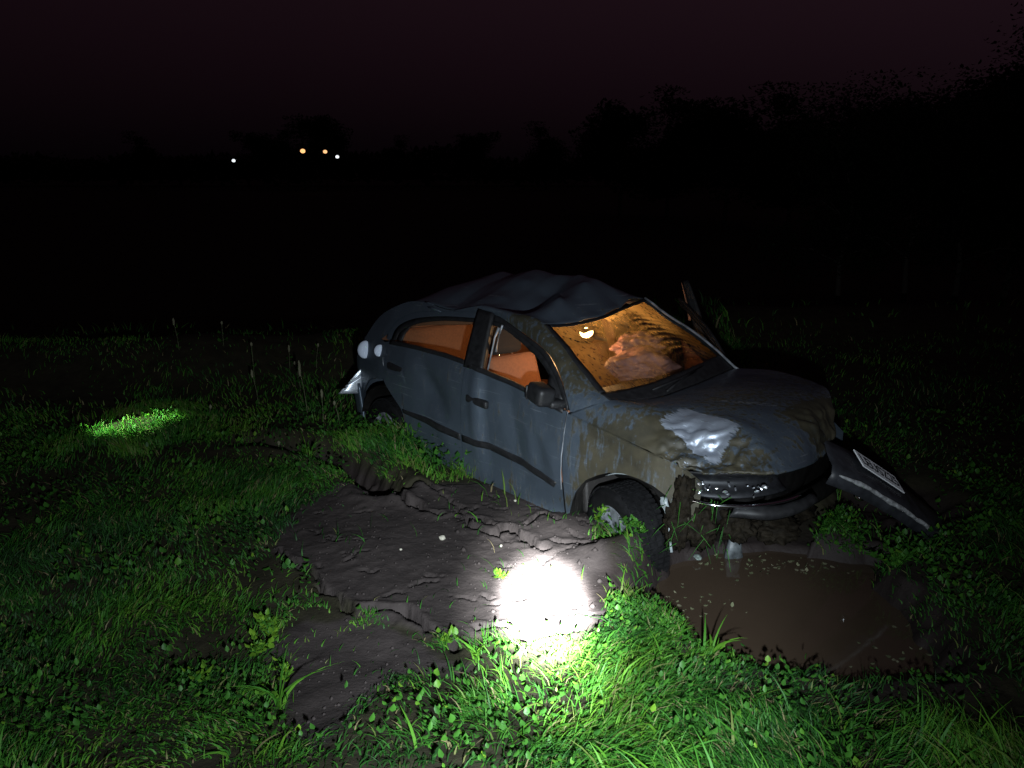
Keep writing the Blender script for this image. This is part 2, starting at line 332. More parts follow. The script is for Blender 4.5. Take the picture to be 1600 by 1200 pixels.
CHURN = np.array([(2.0, 4.45), (2.15, 4.75), (2.75, 4.75), (2.85, 4.3), (2.49, 4.0), (2.12, 3.85), (1.98, 3.95)])
RUT = np.array([(-1.98, 5.52), (-1.79, 5.5), (-1.43, 5.39), (-1.08, 5.07), (-0.81, 4.65)])
CRACKS = [([(-0.83, 4.62), (-0.73, 4.53), (-0.64, 4.42), (-0.52, 4.28), (-0.42, 4.26)], .030), ([(-0.78, 4.69), (-0.63, 4.72), (-0.45, 4.6)], .024),
          ([(-0.24, 4.06), (-0.11, 3.96), (-0.04, 4.06), (0.05, 3.97), (0.12, 3.81), (0.17, 3.79)], .026), ([(0.1, 4.09), (0.19, 4.24), (0.27, 4.09)], .014),
          ([(0.23, 3.87), (0.35, 3.83), (0.44, 3.74)], .018), ([(-0.69, 3.18), (-0.51, 3.19), (-0.4, 3.06), (-0.28, 2.94), (-0.23, 2.84)], .024),
          ([(-1.25, 3.78), (-1.05, 3.55), (-0.87, 3.33), (-0.75, 3.18)], .013), ([(-0.16, 3.03), (-0.03, 3.03), (0.11, 2.95), (0.29, 3.03)], .022),
          ([(-0.5, 4.62), (-0.32, 4.37), (-0.24, 4.06)], .008), ([(-.29, 4.14), (-.19, 4.17), (-.12, 4.08)], .013)]
for _ in range(34):      # short drying cracks, mostly running across the slab
    x0 = rng.uniform(-1.2, .45); y0 = rng.uniform(3.05, 4.55); L = rng.uniform(.06, .22); a = rng.normal(0, .35)
    pts = [(x0, y0)]
    for k in range(4):
        a2 = a + rng.normal(0, .7); pts.append((pts[-1][0] + L / 4 * math.cos(a2), pts[-1][1] + L / 4 * math.sin(a2)))
    CRACKS.append((pts, rng.uniform(.003, .006)))
def inside(P, x, y):
    c = np.zeros(x.shape, bool); n = len(P); j = n - 1
    for i in range(n):
        (xi, yi), (xj, yj) = P[i], P[j]
        hit = ((yi > y) != (yj > y)) & (x < (xj - xi) * (y - yi) / (yj - yi + 1e-12) + xi); c ^= hit; j = i
    return c
def seg_dist(P, x, y):
    d = np.full(x.shape, 1e9)
    for (ax, ay), (bx, by) in zip(P[:-1], P[1:]):
        vx, vy = bx - ax, by - ay; t = np.clip(((x - ax) * vx + (y - ay) * vy) / (vx * vx + vy * vy + 1e-12), 0, 1)
        d = np.minimum(d, np.hypot(x - ax - t * vx, y - ay - t * vy))
    return d
def poly_sd(P, x, y):
    Q = np.vstack([P, P[:1]]); d = seg_dist(Q, x, y); return np.where(inside(P, x, y), d, -d)
_tab = np.random.default_rng(3).random((256, 256))
def vnoise(x, y):
    xi = np.floor(x).astype(int); yi = np.floor(y).astype(int); fx = sst(x - xi); fy = sst(y - yi)
    g = lambda i, j: _tab[i & 255, j & 255]
    return (g(xi, yi) * (1 - fx) + g(xi + 1, yi) * fx) * (1 - fy) + (g(xi, yi + 1) * (1 - fx) + g(xi + 1, yi + 1) * fx) * fy - .5
def vfbm(x, y, o=4):
    s = 0; a = 1
    for k in range(o): s = s + a * vnoise(x * 2 ** k + 17.3 * k, y * 2 ** k + 9.1 * k); a *= .5
    return s
def h0(x, y):
    z = .25 + .36 * sst((3.1 - y) / 1.9)
    z = z + .30 * np.exp(-((y - 8.0 - .15 * (x + 3)) / .7) ** 2) * sst((-.6 - x) / 1.0) + .28 * np.exp(-((y - 10.0 - .1 * x) / 1.0) ** 2) * sst((x + .5) / 1.5)  # second ridge, at right, added to shade the far field from the torch
    return z - 1.3 * sst((y - 9.0 - .6 * sst((x + 1) / 3)) / 7.0)  # far ground lowered so the torch leaves it dark
def mud_mask(x, y):
    wob = .07 * vfbm(x * 7, y * 7, 4)
    m = np.maximum(sst((poly_sd(MUD1, x, y) + wob + .02) / .06), sst((poly_sd(MUD2, x, y) + wob * 1.5 + .02) / .08))
    return m
def height(x, y):
    x = np.asarray(x, float); y = np.asarray(y, float)
    z = h0(x, y) + .05 * vfbm(x * .9, y * .9, 3) * sst((np.hypot(x, y) - 1) / 2) + .018 * vfbm(x * 5, y * 5, 3)
    near = (np.abs(x) < 3.4) & (y > 1.6) & (y < 7.4)
    if near.any():
        xn, yn = x[near], y[near]; zn = z[near]
        m1 = sst((poly_sd(MUD1, xn, yn) + .05 * vfbm(xn * 9, yn * 9, 3) + .01) / .05)
        zn = zn + m1 * (.010 - .020 * vfbm(xn * 5, yn * 5, 3) + .005 * vfbm(xn * 26, yn * 26, 3))
        wx = xn + .05 * vfbm(xn * 14, yn * 14, 4); wy = yn + .05 * vfbm(xn * 14 + 50, yn * 14, 4)
        for P, w in CRACKS:
            P = np.array(P); lo = P.min(0) - .15; hi = P.max(0) + .15
            k = (wx > lo[0]) & (wx < hi[0]) & (wy > lo[1]) & (wy < hi[1])
            if k.any():
                d = seg_dist(P, wx[k], wy[k]); ww = w * (.55 + .9 * (vnoise(xn[k] * 12, yn[k] * 12) + .5))
                depth = min(.12, 4.2 * w + .010); e = sst(1 - (d - ww * .55) / (.004 + ww * .45)); zn[k] -= depth * e
                zn[k] += .014 * min(1, w / .02) * np.exp(-((d - ww * 1.6) / .03) ** 2) * (1 - e) * m1[k]
        dr = seg_dist(RUT, wx, wy); zn = zn - .20 * np.exp(-(dr / .11) ** 2) + .04 * np.exp(-((dr - .2) / .08) ** 2)
        zn = zn + .14 * np.exp(-(((xn - .64) / .24) ** 2 + ((yn - 3.70) / .11) ** 2)) + .05 * np.exp(-(((xn - .35) / .2) ** 2 + ((yn - 4.1) / .2) ** 2))
        wob = .06 * vfbm(xn * 6, yn * 6, 3)
        ps = poly_sd(POOL, xn, yn) + wob; t_ = sst((ps + .09) / .14); zn = zn * (1 - t_) + (WATER_Z - .05) * t_
        cs = sst((poly_sd(CHURN, xn, yn) + wob + .08) / .25); zn = zn - cs * (.10 + .05 * vfbm(xn * 6, yn * 6, 3))
        c_, cx_, cy_ = in_car(xn, yn); zn = np.where(c_, zn - .10 * sst((.70 - np.abs(cy_)) / .15), zn)
        z[near] = zn
    return z
def axis_coords(lo, hi, step, far_lo, far_hi, g=1.09, mx=40):
    a = list(np.arange(lo, hi, step)); s = step
    while a[-1] < far_hi: s = min(s * g, mx); a.append(a[-1] + s)
    s = step
    while a[0] > far_lo: s = min(s * g, mx); a.insert(0, a[0] - s)
    return np.array(a)
gx = axis_coords(-1.75, 2.3, .0125, -600, 600); gy = axis_coords(1.9, 5.1, .0125, -60, 900)
GX, GY = np.meshgrid(gx, gy, indexing='ij'); sh = GX.shape; fx, fy = GX.ravel(), GY.ravel()
gz = height(fx, fy)
bare = mud_mask(fx, fy); bare *= np.clip((fy > 1.5) & (fy < 6), 0, 1)
wet = np.clip(np.maximum(np.maximum(1 - (gz - WATER_Z) / .07, sst((poly_sd(POOL, fx, fy) + .26) / .16)), sst((poly_sd(CHURN, fx, fy) + .05) / .15)), 0, 1) * (np.abs(fx) < 4) * (fy > 1.5) * (fy < 6)
ii = np.arange(len(fx)).reshape(sh); quads = np.stack([ii[:-1, :-1], ii[1:, :-1], ii[1:, 1:], ii[:-1, 1:]], -1).reshape(-1, 4)
g = big_mesh('ground', np.c_[fx, fy, gz], quads, np.zeros((0, 3), int), GROUND, {'bare': bare, 'wet': wet})
tag(g, 'dark soil and cracked mud of the field', None, None, 'structure')
g.data.polygons.foreach_set('use_smooth', [True] * len(g.data.polygons))
# puddle
bm = bmesh.new(); bmesh.ops.create_grid(bm, x_segments=12, y_segments=12, size=1.0)
for q in bm.verts: q.co = Vector((1.55 + q.co.x * 1.25, 3.45 + q.co.y * .95, WATER_Z))
p = from_bm('puddle', bm, WATER); tag(p, 'brown muddy water pooled in front of the car', None, None, 'structure')

# ================================================================== the crashed car (x forward, y left, z up from the wheels; right side faces the camera)
car = empty('crashed_car', 'mud-smeared silver grey hatchback with crushed roof, stuck nose first beside the puddle', 'car')
M4 = Matrix.Identity(4)
for i in range(3):
    for j in range(3): M4[i][j] = CARM[i][j]
    M4[i][3] = CARO[i]
car.matrix_world = Matrix.LocRotScale(M4.to_translation(), M4.to_quaternion(), None)
XS = [-3.15, -2.9, -2.5, -2.0, -.3, .2, .5, .75]; WS = [.66, .74, .80, .825, .825, .80, .74, .60]
ZS = [.1, .3, .55, .75, .9, .95, 1.0, 1.1, 1.2, 1.3, 1.4]; FS = [.93, .965, 1.0, .995, .97, .955, .935, .885, .83, .775, .71]
def sy(x, z): return np.interp(x, XS, WS) * np.interp(z, ZS, FS)
def dent(x, z):
    lo = sst((z - .22) / .2) * sst((1.02 - z) / .12)
    d = -.030 * sst((x + 1.29) / .11) * (1 - sst((x + 1.0) / .55)) * lo
    d += -.030 * np.exp(-(((x + 1.78) / .20) ** 2 + ((z - .70) / .13) ** 2))
    d += .012 * np.exp(-(((x + 2.05) / .17) ** 2 + ((z - .92) / .06) ** 2))
    d += -.018 * np.exp(-(((x + .62) / .10) ** 2 + ((z - .62) / .22) ** 2))
    d += -.035 * sst((x - .12) / .3) * np.exp(-((z - .66) / .14) ** 2)
    def crease(ax, az, bx, bz, w, amp):
        vx, vz = bx - ax, bz - az; t = np.clip(((x - ax) * vx + (z - az) * vz) / (vx * vx + vz * vz), 0, 1); q = np.hypot(x - ax - t * vx, z - az - t * vz)
        return amp * np.clip(1 - q / w, 0, 1) * (.4 + .6 * np.sin(np.pi * np.clip(t, .05, .95)))
    d += crease(-1.27, .97, -1.20, .28, .075, .020) + crease(-2.02, .99, -1.62, .66, .10, -.024) + crease(-2.34, .79, -1.72, .87, .06, .014)
    d += crease(-.98, .90, -.78, .40, .12, -.022) + crease(-1.75, .60, -1.45, .36, .09, .014) + crease(-.70, .80, -.50, .55, .07, .014) + crease(-.30, .80, .05, .70, .06, -.014)
    d += .010 * np.sin(5.1 * x + 2.2 * z) * np.sin(6.3 * z - 1.7 * x)
    return d
def mudf(p):
    x, y, z = p
    m = .17 + .14 * max(0, min(1, (.45 - z) / .2))
    if y < 0:
        m += .54 * float(sst((x + .52) / .35)) * float(sst((-.35 - y) / .25)) * float(sst((1.0 - z) / .16)) * (1 - .5 * float(sst((x - .15) / .2)) * float(sst((z - .75) / .1)))
        m += .50 * float(sst((x + 1.35) / .35)) * float(sst((z - .93) / .08)) * float(sst((-.55 - y) / .05)) * (1 - float(sst((x + .45) / .2)) * .5)
    if x > -.3 and z > .8: m += .30 * float(sst((x + .25) / .5)) * (1 - .55 * float(sst((x - .25) / .3)) * float(sst((-.1 - y) / .2)))
    if x > .5 and y > -.15: m += .35
    return m
def set_mud(o, k=1.0):
    me = o.data; a = me.attributes.new('mud', 'FLOAT', 'POINT')
    a.data.foreach_set('value', [k * mudf(v.co) for v in me.vertices]); return o
def rs_x(P, xs): P = np.asarray(P, float); o = np.argsort(P[:, 0]); return np.interp(xs, P[o, 0], P[o, 1])
def side_pts(A, B, n, m, mode='arc', sgn=-1, off=0., dents=True):
    A = np.asarray(A, float); B = np.asarray(B, float)
    if mode == 'x':
        xa = np.linspace(A[0, 0], A[-1, 0], n); a = np.c_[xa, rs_x(A, xa)]
        xb = np.linspace(B[0, 0], B[-1, 0], n); b = np.c_[xb, rs_x(B, xb)]
    else: a = cr_arc(A, n); b = cr_arc(B, n)
    V = []
    for i in range(n):
        for j in range(m):
            x, z = a[i] + (b[i] - a[i]) * j / (m - 1)
            y = sy(x, z) + off + (dent(x, z) if dents else 0)
            V.append((x, sgn * y, z))
    return V
def solid(o, t, offs=0., rim=True):
    s = o.modifiers.new('thick', 'SOLIDIFY'); s.thickness = t; s.offset = offs; s.use_even_offset = False; s.use_rim = rim; return o
def side_panel(name, A, B, n, m, mt, parent=car, mode='arc', sgn=-1, off=0., dents=True, t=.012, xf=None, smooth=True):
    V = side_pts(A, B, n, m, mode, sgn, off, dents)
    if xf: V = [xf(q) for q in V]
    o = mobj(name, V, grid_faces(n, m, sgn > 0), mt, parent, smooth)
    if mt is PAINT: set_mud(o)
    if t: solid(o, t, -1. if sgn < 0 else 1., mt is not PAINT)
    return o
BELT = [(-2.42, 1.002), (-2.36, 1.004), (-2.141, 1.016), (-1.966, 1.019), (-1.653, 1.016), (-1.416, 1.005), (-1.216, .984), (-1.014, .961), (-.854, .939), (-.644, .909), (-.476, .886), (-.425, .880)]
WINTOP_R = [(-2.427, 1.01), (-2.427, 1.047), (-2.415, 1.095), (-2.365, 1.14), (-2.256, 1.186), (-2.101, 1.223), (-1.839, 1.261), (-1.475, 1.289)]
WINTOP_F = [(-1.321, 1.294), (-1.22, 1.285), (-1.107, 1.259), (-.926, 1.208), (-.746, 1.142), (-.599, 1.047), (-.49, .939), (-.455, .888)]
ARC_R = [(-2.475, .985), (-2.480, 1.02), (-2.478, 1.064), (-2.421, 1.152), (-2.28, 1.221), (-2.127, 1.261), (-1.894, 1.286), (-1.681, 1.309), (-1.44, 1.335)]
ARC_F = [(-1.44, 1.335), (-1.33, 1.338), (-1.203, 1.315), (-.982, 1.255), (-.733, 1.181), (-.567, 1.071), (-.451, .947), (-.405, .882)]
RAIL = [(-2.93, .86), (-2.865, .934), (-2.78, 1.062), (-2.662, 1.177), (-2.455, 1.268), (-2.299, 1.312), (-2.102, 1.323), (-1.907, 1.307), (-1.753, 1.305), (-1.563, 1.347), (-1.44, 1.371)]
DOORB_R = [(-2.42, .74), (-2.371, .69), (-2.234, .603), (-2.131, .541), (-2.115, .447), (-2.10, .24), (-1.405, .24)]
ARCHF = [(-.425, .24), (-.404, .286), (-.383, .346), (-.341, .428), (-.261, .523), (-.168, .579), (-.088, .615), (.007, .634), (.114, .634), (.198, .621), (.273, .581), (.311, .538), (.33, .50), (.44, .47)]
SHUT = [(-.425, .872), (-.406, .875), (-.244, .851), (-.081, .826), (.053, .801), (.181, .783), (.292, .768), (.36, .74), (.44, .69)]

def build_side(sgn):
    near = sgn < 0
    hinge = np.array([-.43, sgn * .80, 0])
    ang = rad(-38) if not near else 0
    ca, sa = math.cos(ang), math.sin(ang)
    def swing(q):          # far front door hangs open
        if near: return q
        d = np.asarray(q) - hinge; return (hinge[0] + ca * d[0] - sa * d[1], hinge[1] + sa * d[0] + ca * d[1], q[2])
    # doors
    fd = side_panel('front_door', [(-1.400, .24), (-.455, .24)], [(x, z) for x, z in BELT if x > -1.5][:-1] and [(-1.400, 1.003), (-1.216, .984), (-1.014, .961), (-.854, .939), (-.644, .909), (-.445, .882)], 44, 18, PAINT, mode='x', sgn=sgn, t=.02, xf=swing)
    rd = side_panel('rear_door', DOORB_R, [(-2.425, 1.002), (-2.36, 1.004), (-2.141, 1.016), (-1.966, 1.019), (-1.653, 1.016), (-1.405, 1.004)], 46, 18, PAINT, mode='x', sgn=sgn, t=.02)
    # door trims inside
    side_panel('door_trim', [(-1.38, .30), (-.46, .30)], [(-1.38, .985), (-.46, .875)], 8, 6, TRIM, fd, 'x', sgn, -.075, False, .01, swing)
    side_panel('door_trim', [(-2.08, .62), (-1.42, .30)], [(-2.38, .985), (-1.42, .99)], 8, 6, TRIM, rd, 'x', sgn, -.075, False, .01)
    # black rub strips
    side_panel('side_moulding', [(-1.39, .480), (-1.163, .478), (-.77, .452), (-.50, .415)], [(-1.39, .527), (-1.163, .524), (-.77, .498), (-.475, .452)], 30, 4, BLACK, fd, 'x', sgn, .012, True, .014, swing)
    side_panel('side_moulding', [(-2.112, .525), (-1.753, .505), (-1.412, .482)], [(-2.12, .552), (-1.753, .552), (-1.412, .530)], 26, 4, BLACK, rd, 'x', sgn, .012, True, .014)
    # window seals along the belt
    side_panel('belt_seal', [(-1.395, .985), (-1.216, .966), (-1.014, .943), (-.854, .921), (-.644, .891), (-.46, .868)], [(-1.395, 1.016), (-1.216, .996), (-1.014, .973), (-.854, .951), (-.644, .921), (-.46, .893)], 22, 3, BLACK, fd, 'x', sgn, .006, True, .016, swing)
    side_panel('belt_seal', [(-2.40, .986), (-2.141, 1.0), (-1.966, 1.003), (-1.653, 1.0), (-1.41, .989)], [(-2.40, 1.018), (-2.141, 1.030), (-1.966, 1.033), (-1.653, 1.030), (-1.41, 1.018)], 22, 3, BLACK, rd, 'x', sgn, .006, True, .016)
    # frames round the glass
    side_panel('window_frame', ARC_R[1:], WINTOP_R, 40, 4, PAINT, rd, 'arc', sgn, .004, False, .02)
    inner = [(-2.36, 1.03), (-2.36, 1.06), (-2.34, 1.09), (-2.30, 1.118), (-2.22, 1.153), (-2.09, 1.190), (-1.839, 1.232), (-1.475, 1.262)]
    side_panel('window_seal', WINTOP_R, inner, 34, 3, BLACK, rd, 'arc', sgn, -.008, False, .012)
    side_panel('quarter_trim', [(-2.36, 1.03), (-2.36, 1.06), (-2.34, 1.09), (-2.30, 1.118), (-2.26, 1.135)], [(-2.29, 1.025), (-2.285, 1.05), (-2.28, 1.08), (-2.26, 1.11), (-2.24, 1.14)], 10, 3, BLACK, rd, 'arc', sgn, -.012, False, .01)
    fin = [(-1.335, 1.262), (-1.22, 1.255), (-1.12, 1.232), (-.95, 1.180), (-.78, 1.115), (-.64, 1.030), (-.535, .93), (-.52, .905)]
    side_panel('window_frame', [(-1.33, 1.332), (-1.21, 1.309), (-1.0, 1.252), (-.75, 1.176), (-.585, 1.066), (-.468, .945), (-.44, .89)], WINTOP_F, 36, 4, BLACK, fd, 'arc', sgn, .002, False, .02, swing)
    side_panel('window_seal', WINTOP_F, fin, 30, 3, BLACK, fd, 'arc', sgn, -.008, False, .012, swing)
    side_panel('mirror_triangle', [(-.50, .90), (-.64, .915)], [(-.50, .945), (-.66, 1.06)], 5, 5, BLACK, fd, 'x', sgn, -.002, False, .015, swing)
    # glass
    side_panel('window_glass', [(-2.29, 1.0), (-1.42, .99)], [(-2.27, 1.125), (-2.22, 1.155), (-2.09, 1.193), (-1.839, 1.236), (-1.46, 1.268)], 22, 6, GLASS, rd, 'x', sgn, -.02, False, 0)
    # pillars
    side_panel('b_pillar', [(-1.425, .97), (-1.235, .965)], [(-1.478, 1.335), (-1.318, 1.325)], 8, 12, BLACK, car, 'x', sgn, -.012, False, .04)
    side_panel('pillar_trim', [(-1.46, .25), (-1.37, .25)], [(-1.48, 1.30), (-1.40, 1.30)], 6, 12, TRIM, car, 'x', sgn, -.085, False, .03)
    # quarter and C pillar
    q = side_panel('quarter_panel', [(-2.86, .36), (-2.84, .45), (-2.80, .56), (-2.70, .655), (-2.58, .70), (-2.47, .71), (-2.43, .735)], [(-2.98, .80), (-2.90, .88), (-2.80, .95), (-2.70, .99), (-2.60, 1.0), (-2.50, .99), (-2.433, 1.0)], 34, 14, PAINT, car, 'arc', sgn, 0, True, .015)
    side_panel('c_pillar', [(-2.60, .99)] + ARC_R[2:], RAIL[1:], 46, 9, PAINT, car, 'arc', sgn, -.001, False, .015)
    side_panel('pillar_trim', [(-2.45, 1.0), (-2.33, 1.12), (-1.5, 1.24)], [(-2.80, .96), (-2.60, 1.16), (-1.5, 1.32)], 12, 5, TRIM, car, 'arc', sgn, -.07, False, .01)
    # fender, sill
    side_panel('front_wing', ARCHF, SHUT, 56, 18, PAINT, car, 'x', sgn, 0, near, .015)
    side_panel('sill', [(-2.10, .12), (-.42, .12)], [(-2.10, .232), (-.42, .232)], 24, 5, PAINT, car, 'x', sgn, .0, False, .03)
    # wheel arch liners
    for cx, a0, a1 in ((-.02, .05, .97), (-2.47, .05, .95)):
        V = []; n = 18
        for i in range(n):
            a = math.pi * (a0 + (a1 - a0) * i / (n - 1))
            for j in range(4): V.append((cx - .372 * math.cos(a), sgn * (.775 - .11 * j), .295 + .352 * math.sin(a)))
        solid(mobj('wheel_arch_liner', V, grid_faces(n, 4, near), UNDER, car, True), .006)
    # door handles and mirror
    for px, pz, dr in ((-1.238, .786, fd), (-2.244, .837, rd)):
        y = sy(px, pz) + (float(dent(px, pz)) if near else 0)
        loc = swing((px, sgn * (y + .012), pz))
        hb = rbox('door_handle', (.215, .035, .052), loc, BLACK, dr, (0, rad(3), ang), .016, 3)
    if near:
        mi = rbox('wing_mirror', (.17, .12, .115), (-.585, -.880, .968), BLACK, car, (rad(-6), rad(8), rad(-14)), .04, 4)
        rbox('mirror_stalk', (.09, .12, .05), (-.52, -.81, .915), BLACK, mi, (0, 0, rad(-20)), .02, 2)
        rbox('mirror_glass', (.012, .095, .085), (-.660, -.875, .968), BLACK, mi, (0, 0, rad(-14)), .005, 1)
    return fd, rd
near_fd, near_rd = build_side(-1); far_fd, far_rd = build_side(1)
# light fuel-flap edge / bent door lip by the rear door
# --- near A pillar: from the door frame across to the windscreen
WSL = [(-.851, -.62, 1.316), (-.747, -.635, 1.252), (-.646, -.65, 1.201), (-.552, -.66, 1.136), (-.461, -.67, 1.08), (-.326, -.69, 1.009), (-.252, -.70, .984), (-.198, -.70, .966)]
WST = [(-.851, -.62, 1.316), (-.853, -.48, 1.304), (-.851, -.34, 1.305), (-.853, -.10, 1.327), (-.926, .17, 1.356), (-1.056, .56, 1.380)]
WSB = [(-.198, -.70, .966), (-.163, -.50, .953), (-.178, -.25, .948), (-.22, .12, .960), (-.313, .64, .979)]
WSR = [(-1.056, .56, 1.380), (-.808, .59, 1.256), (-.546, .62, 1.129), (-.313, .64, .979)]
def strip3(name, A, B, n, m, mt, parent=car, bulge=None, t=.012, jit=0., smooth=True):
    a = cr_arc(A, n); b = cr_arc(B, n); V = []
    for i in range(n):
        for j in range(m):
            f = j / (m - 1); q = a[i] + (b[i] - a[i]) * f
            if bulge is not None: q = q + np.asarray(bulge) * 4 * f * (1 - f)
            if jit: q = q + jit * np.array([fbm(q, 9), fbm(q + 5, 9), fbm(q + 11, 9)])
            V.append(q)
    o = mobj(name, V, grid_faces(n, m), mt, parent, smooth)
    if mt is PAINT: set_mud(o)
    if t: solid(o, t, 0., mt is not PAINT)
    return o
strip3('bent_window_frame', [(-1.267, 1.3, 1.459), (-1.21, 1.275, 1.365), (-1.151, 1.25, 1.266), (-1.042, 1.2, 1.078)], [(-1.215, 1.30, 1.474), (-1.11, 1.275, 1.33), (-1.014, 1.25, 1.18), (-.916, 1.2, 1.019)], 16, 4, BLACK, far_fd, None, .02)
v_, f_ = tube(cr_arc([(-1.262, 1.275, 1.455), (-1.205, 1.25, 1.362), (-1.155, 1.225, 1.280), (-1.10, 1.20, 1.17)], 12), [.002] + [.004 + .008 * k / 10 for k in range(10)] + [.011], 6); mobj('frame_edge', v_, f_, TRIM, far_fd, True)
A3 = [(x, -sy(x, z), z) for x, z in ARC_F]
B3 = [(-1.44, -sy(-1.44, 1.371), 1.371), (-1.163, -sy(-1.163, 1.352), 1.352), (-.974, -sy(-.974, 1.345), 1.345)] + WSL
strip3('a_pillar', A3, B3, 46, 8, PAINT, car, (.0, -.018, .012), .02, .004)
A3f = [(x, sy(x, z), z) for x, z in ARC_F]
B3f = [(-1.44, .60, 1.37), (-1.2, .585, 1.375)] + WSR
strip3('a_pillar', A3f, B3f, 40, 6, PAINT, car, (.0, .012, .012), .02)
# --- windscreen
def coons(top, bot, left, right, n, m):
    T, Bm, L, R = cr_arc(top, m), cr_arc(bot, m), cr_arc(left, n), cr_arc(right, n); V = []
    for i in range(n):
        v = i / (n - 1)
        for j in range(m):
            u = j / (m - 1)
            q = (1 - v) * T[j] + v * Bm[j] + (1 - u) * L[i] + u * R[i] - ((1 - u) * (1 - v) * T[0] + u * (1 - v) * T[-1] + (1 - u) * v * Bm[0] + u * v * Bm[-1])
            V.append(q)
    return np.array(V)
nW, mW = 34, 56
W = coons(WST, WSB, WSL, WSR, nW, mW); UVv = np.repeat(np.linspace(0, 1, nW), mW); UVu = np.tile(np.linspace(0, 1, mW), nW)
W = W + np.outer(.05 * 16 * UVu * (1 - UVu) * UVv * (1 - UVv) * .8, (.6, 0, .8))
W[:, 2] += .010 * np.array([fbm(q, 4) for q in W]) * np.minimum(1, 8 * UVv * (1 - UVv))
ws = mobj('windscreen', W - np.array([.004, 0, .012]), grid_faces(nW, mW), WSMAT, car, True)
dirt = .17 + .55 * sst((.26 - UVu) / .20) * sst((.85 - UVv) / .3) + .80 * sst((UVu - .70 - .16 * UVv) / .12) * sst((.97 - UVv) / .1) + .30 * sst((.12 - UVv) / .1) * (UVu > .45) + .22 * sst((UVv - .62) / .2) * sst((.3 - np.abs(UVu - .30)) / .2)
arcs = sst((UVu - .55) / .15) * sst((UVv - .08) / .1) * 1.0
for k, a in (('dirt', dirt), ('arcs', arcs)):
    at = ws.data.attributes.new(k, 'FLOAT', 'POINT'); at.data.foreach_set('value', a.astype(np.float32))
# black painted edge of the glass
def frit(sel_rows, sel_cols, name):
    G = (W + np.array([.002, 0, .004])).reshape(nW, mW, 3)[np.ix_(sel_rows, sel_cols)]; n, m = G.shape[:2]
    return solid(mobj(name, G.reshape(-1, 3), grid_faces(n, m), BLACK, ws, True), .006)
frit(range(nW - 6, nW), range(mW), 'glass_edge'); frit(range(0, nW - 5), range(0, 3), 'glass_edge'); frit(range(0, 2), range(2, mW), 'glass_edge')
G = W.reshape(nW, mW, 3)
V, F = tube([G[i, mW - 1] + np.array([.01, .006, .012]) for i in range(0, nW, 3)] + [np.array((-.235, .665, .955))], [.009] * 12 + [.012], 8)
mobj('windscreen_trim', V, F, ALLOY, ws, True)
# wiper
V, F = merge([tube([(-.17, -.25, .975), (-.24, -.02, 1.005), (-.30, .22, 1.02)], [.008, .006, .005], 6), tube([(-.205, -.34, .99), (-.245, -.02, 1.012), (-.33, .32, 1.035)], [.006, .007, .004], 6)])
mobj('wiper', V, F, BLACK, car, True)
# --- roof: buckled sheet
RP = np.array([(-2.66, -.56, 1.177), (-2.455, -.60, 1.268), (-2.299, -.61, 1.312), (-2.102, -.61, 1.323), (-1.907, -.61, 1.307), (-1.753, -.61, 1.305), (-1.563, -.61, 1.347), (-1.406, -.605, 1.371), (-1.163, -.61, 1.352), (-.974, -.61, 1.345), (-.85, -.62, 1.316),
               (-.853, -.48, 1.306), (-.851, -.34, 1.307), (-.853, -.1, 1.329), (-.926, .17, 1.358), (-1.056, .56, 1.382),
               (-1.3, .6, 1.375), (-1.7, .6, 1.375), (-2.1, .6, 1.365), (-2.45, .58, 1.32), (-2.66, .54, 1.24), (-2.70, .0, 1.27), (-2.69, -.3, 1.245), (-2.69, .3, 1.275),
               (-2.15, .15, 1.505), (-1.68, .15, 1.525), (-1.33, .15, 1.545), (-1.05, .22, 1.475), (-2.46, .0, 1.395), (-2.30, -.3, 1.40), (-1.95, -.3, 1.435), (-1.6, -.3, 1.425),
               (-1.40, -.10, 1.425), (-1.30, -.36, 1.33), (-1.20, -.5, 1.325), (-1.10, -.02, 1.50), (-1.00, -.35, 1.42), (-1.58, -.12, 1.50), (-1.50, -.42, 1.41), (-1.80, -.42, 1.375), (-1.7, .4, 1.46), (-2.2, .4, 1.445), (-1.3, .4, 1.47)])
D = np.linalg.norm(RP[:, None, :2] - RP[None, :, :2], axis=2); n_ = len(RP)
K = np.zeros((n_ + 3, n_ + 3)); K[:n_, :n_] = D; K[:n_, n_:] = np.c_[np.ones(n_), RP[:, :2]]; K[n_:, :n_] = K[:n_, n_:].T
cf = np.linalg.solve(K, np.r_[RP[:, 2], 0, 0, 0])
def roof_z(x, y):
    d = np.hypot(x - RP[:, 0], y - RP[:, 1]); return float(d @ cf[:n_] + cf[n_] + cf[n_ + 1] * x + cf[n_ + 2] * y)
nR, mR = 90, 60
nearE = cr_arc([(-.851, -.62), (-.974, -.615), (-1.163, -.61), (-1.406, -.605), (-1.75, -.61), (-2.1, -.61), (-2.455, -.60), (-2.66, -.56)], nR)
farE = cr_arc([(-1.056, .56), (-1.3, .59), (-1.7, .60), (-2.1, .60), (-2.45, .58), (-2.66, .54)], nR)
fr_ = cr_arc(np.array(WST)[:, :2], mR); V = []
for i in range(nR):
    for j in range(mR):
        t = j / (mR - 1); q = nearE[i] + (farE[i] - nearE[i]) * t
        fx_ = (1 - i / (nR - 1)) ** 3; lin0 = nearE[0] + (farE[0] - nearE[0]) * t; q = q + (fr_[j] - lin0) * fx_
        q[0] -= .05 * 4 * t * (1 - t) * (i / (nR - 1)) ** 3
        V.append((q[0], q[1], roof_z(*q)))
V = np.array(V).reshape(nR, mR, 3)
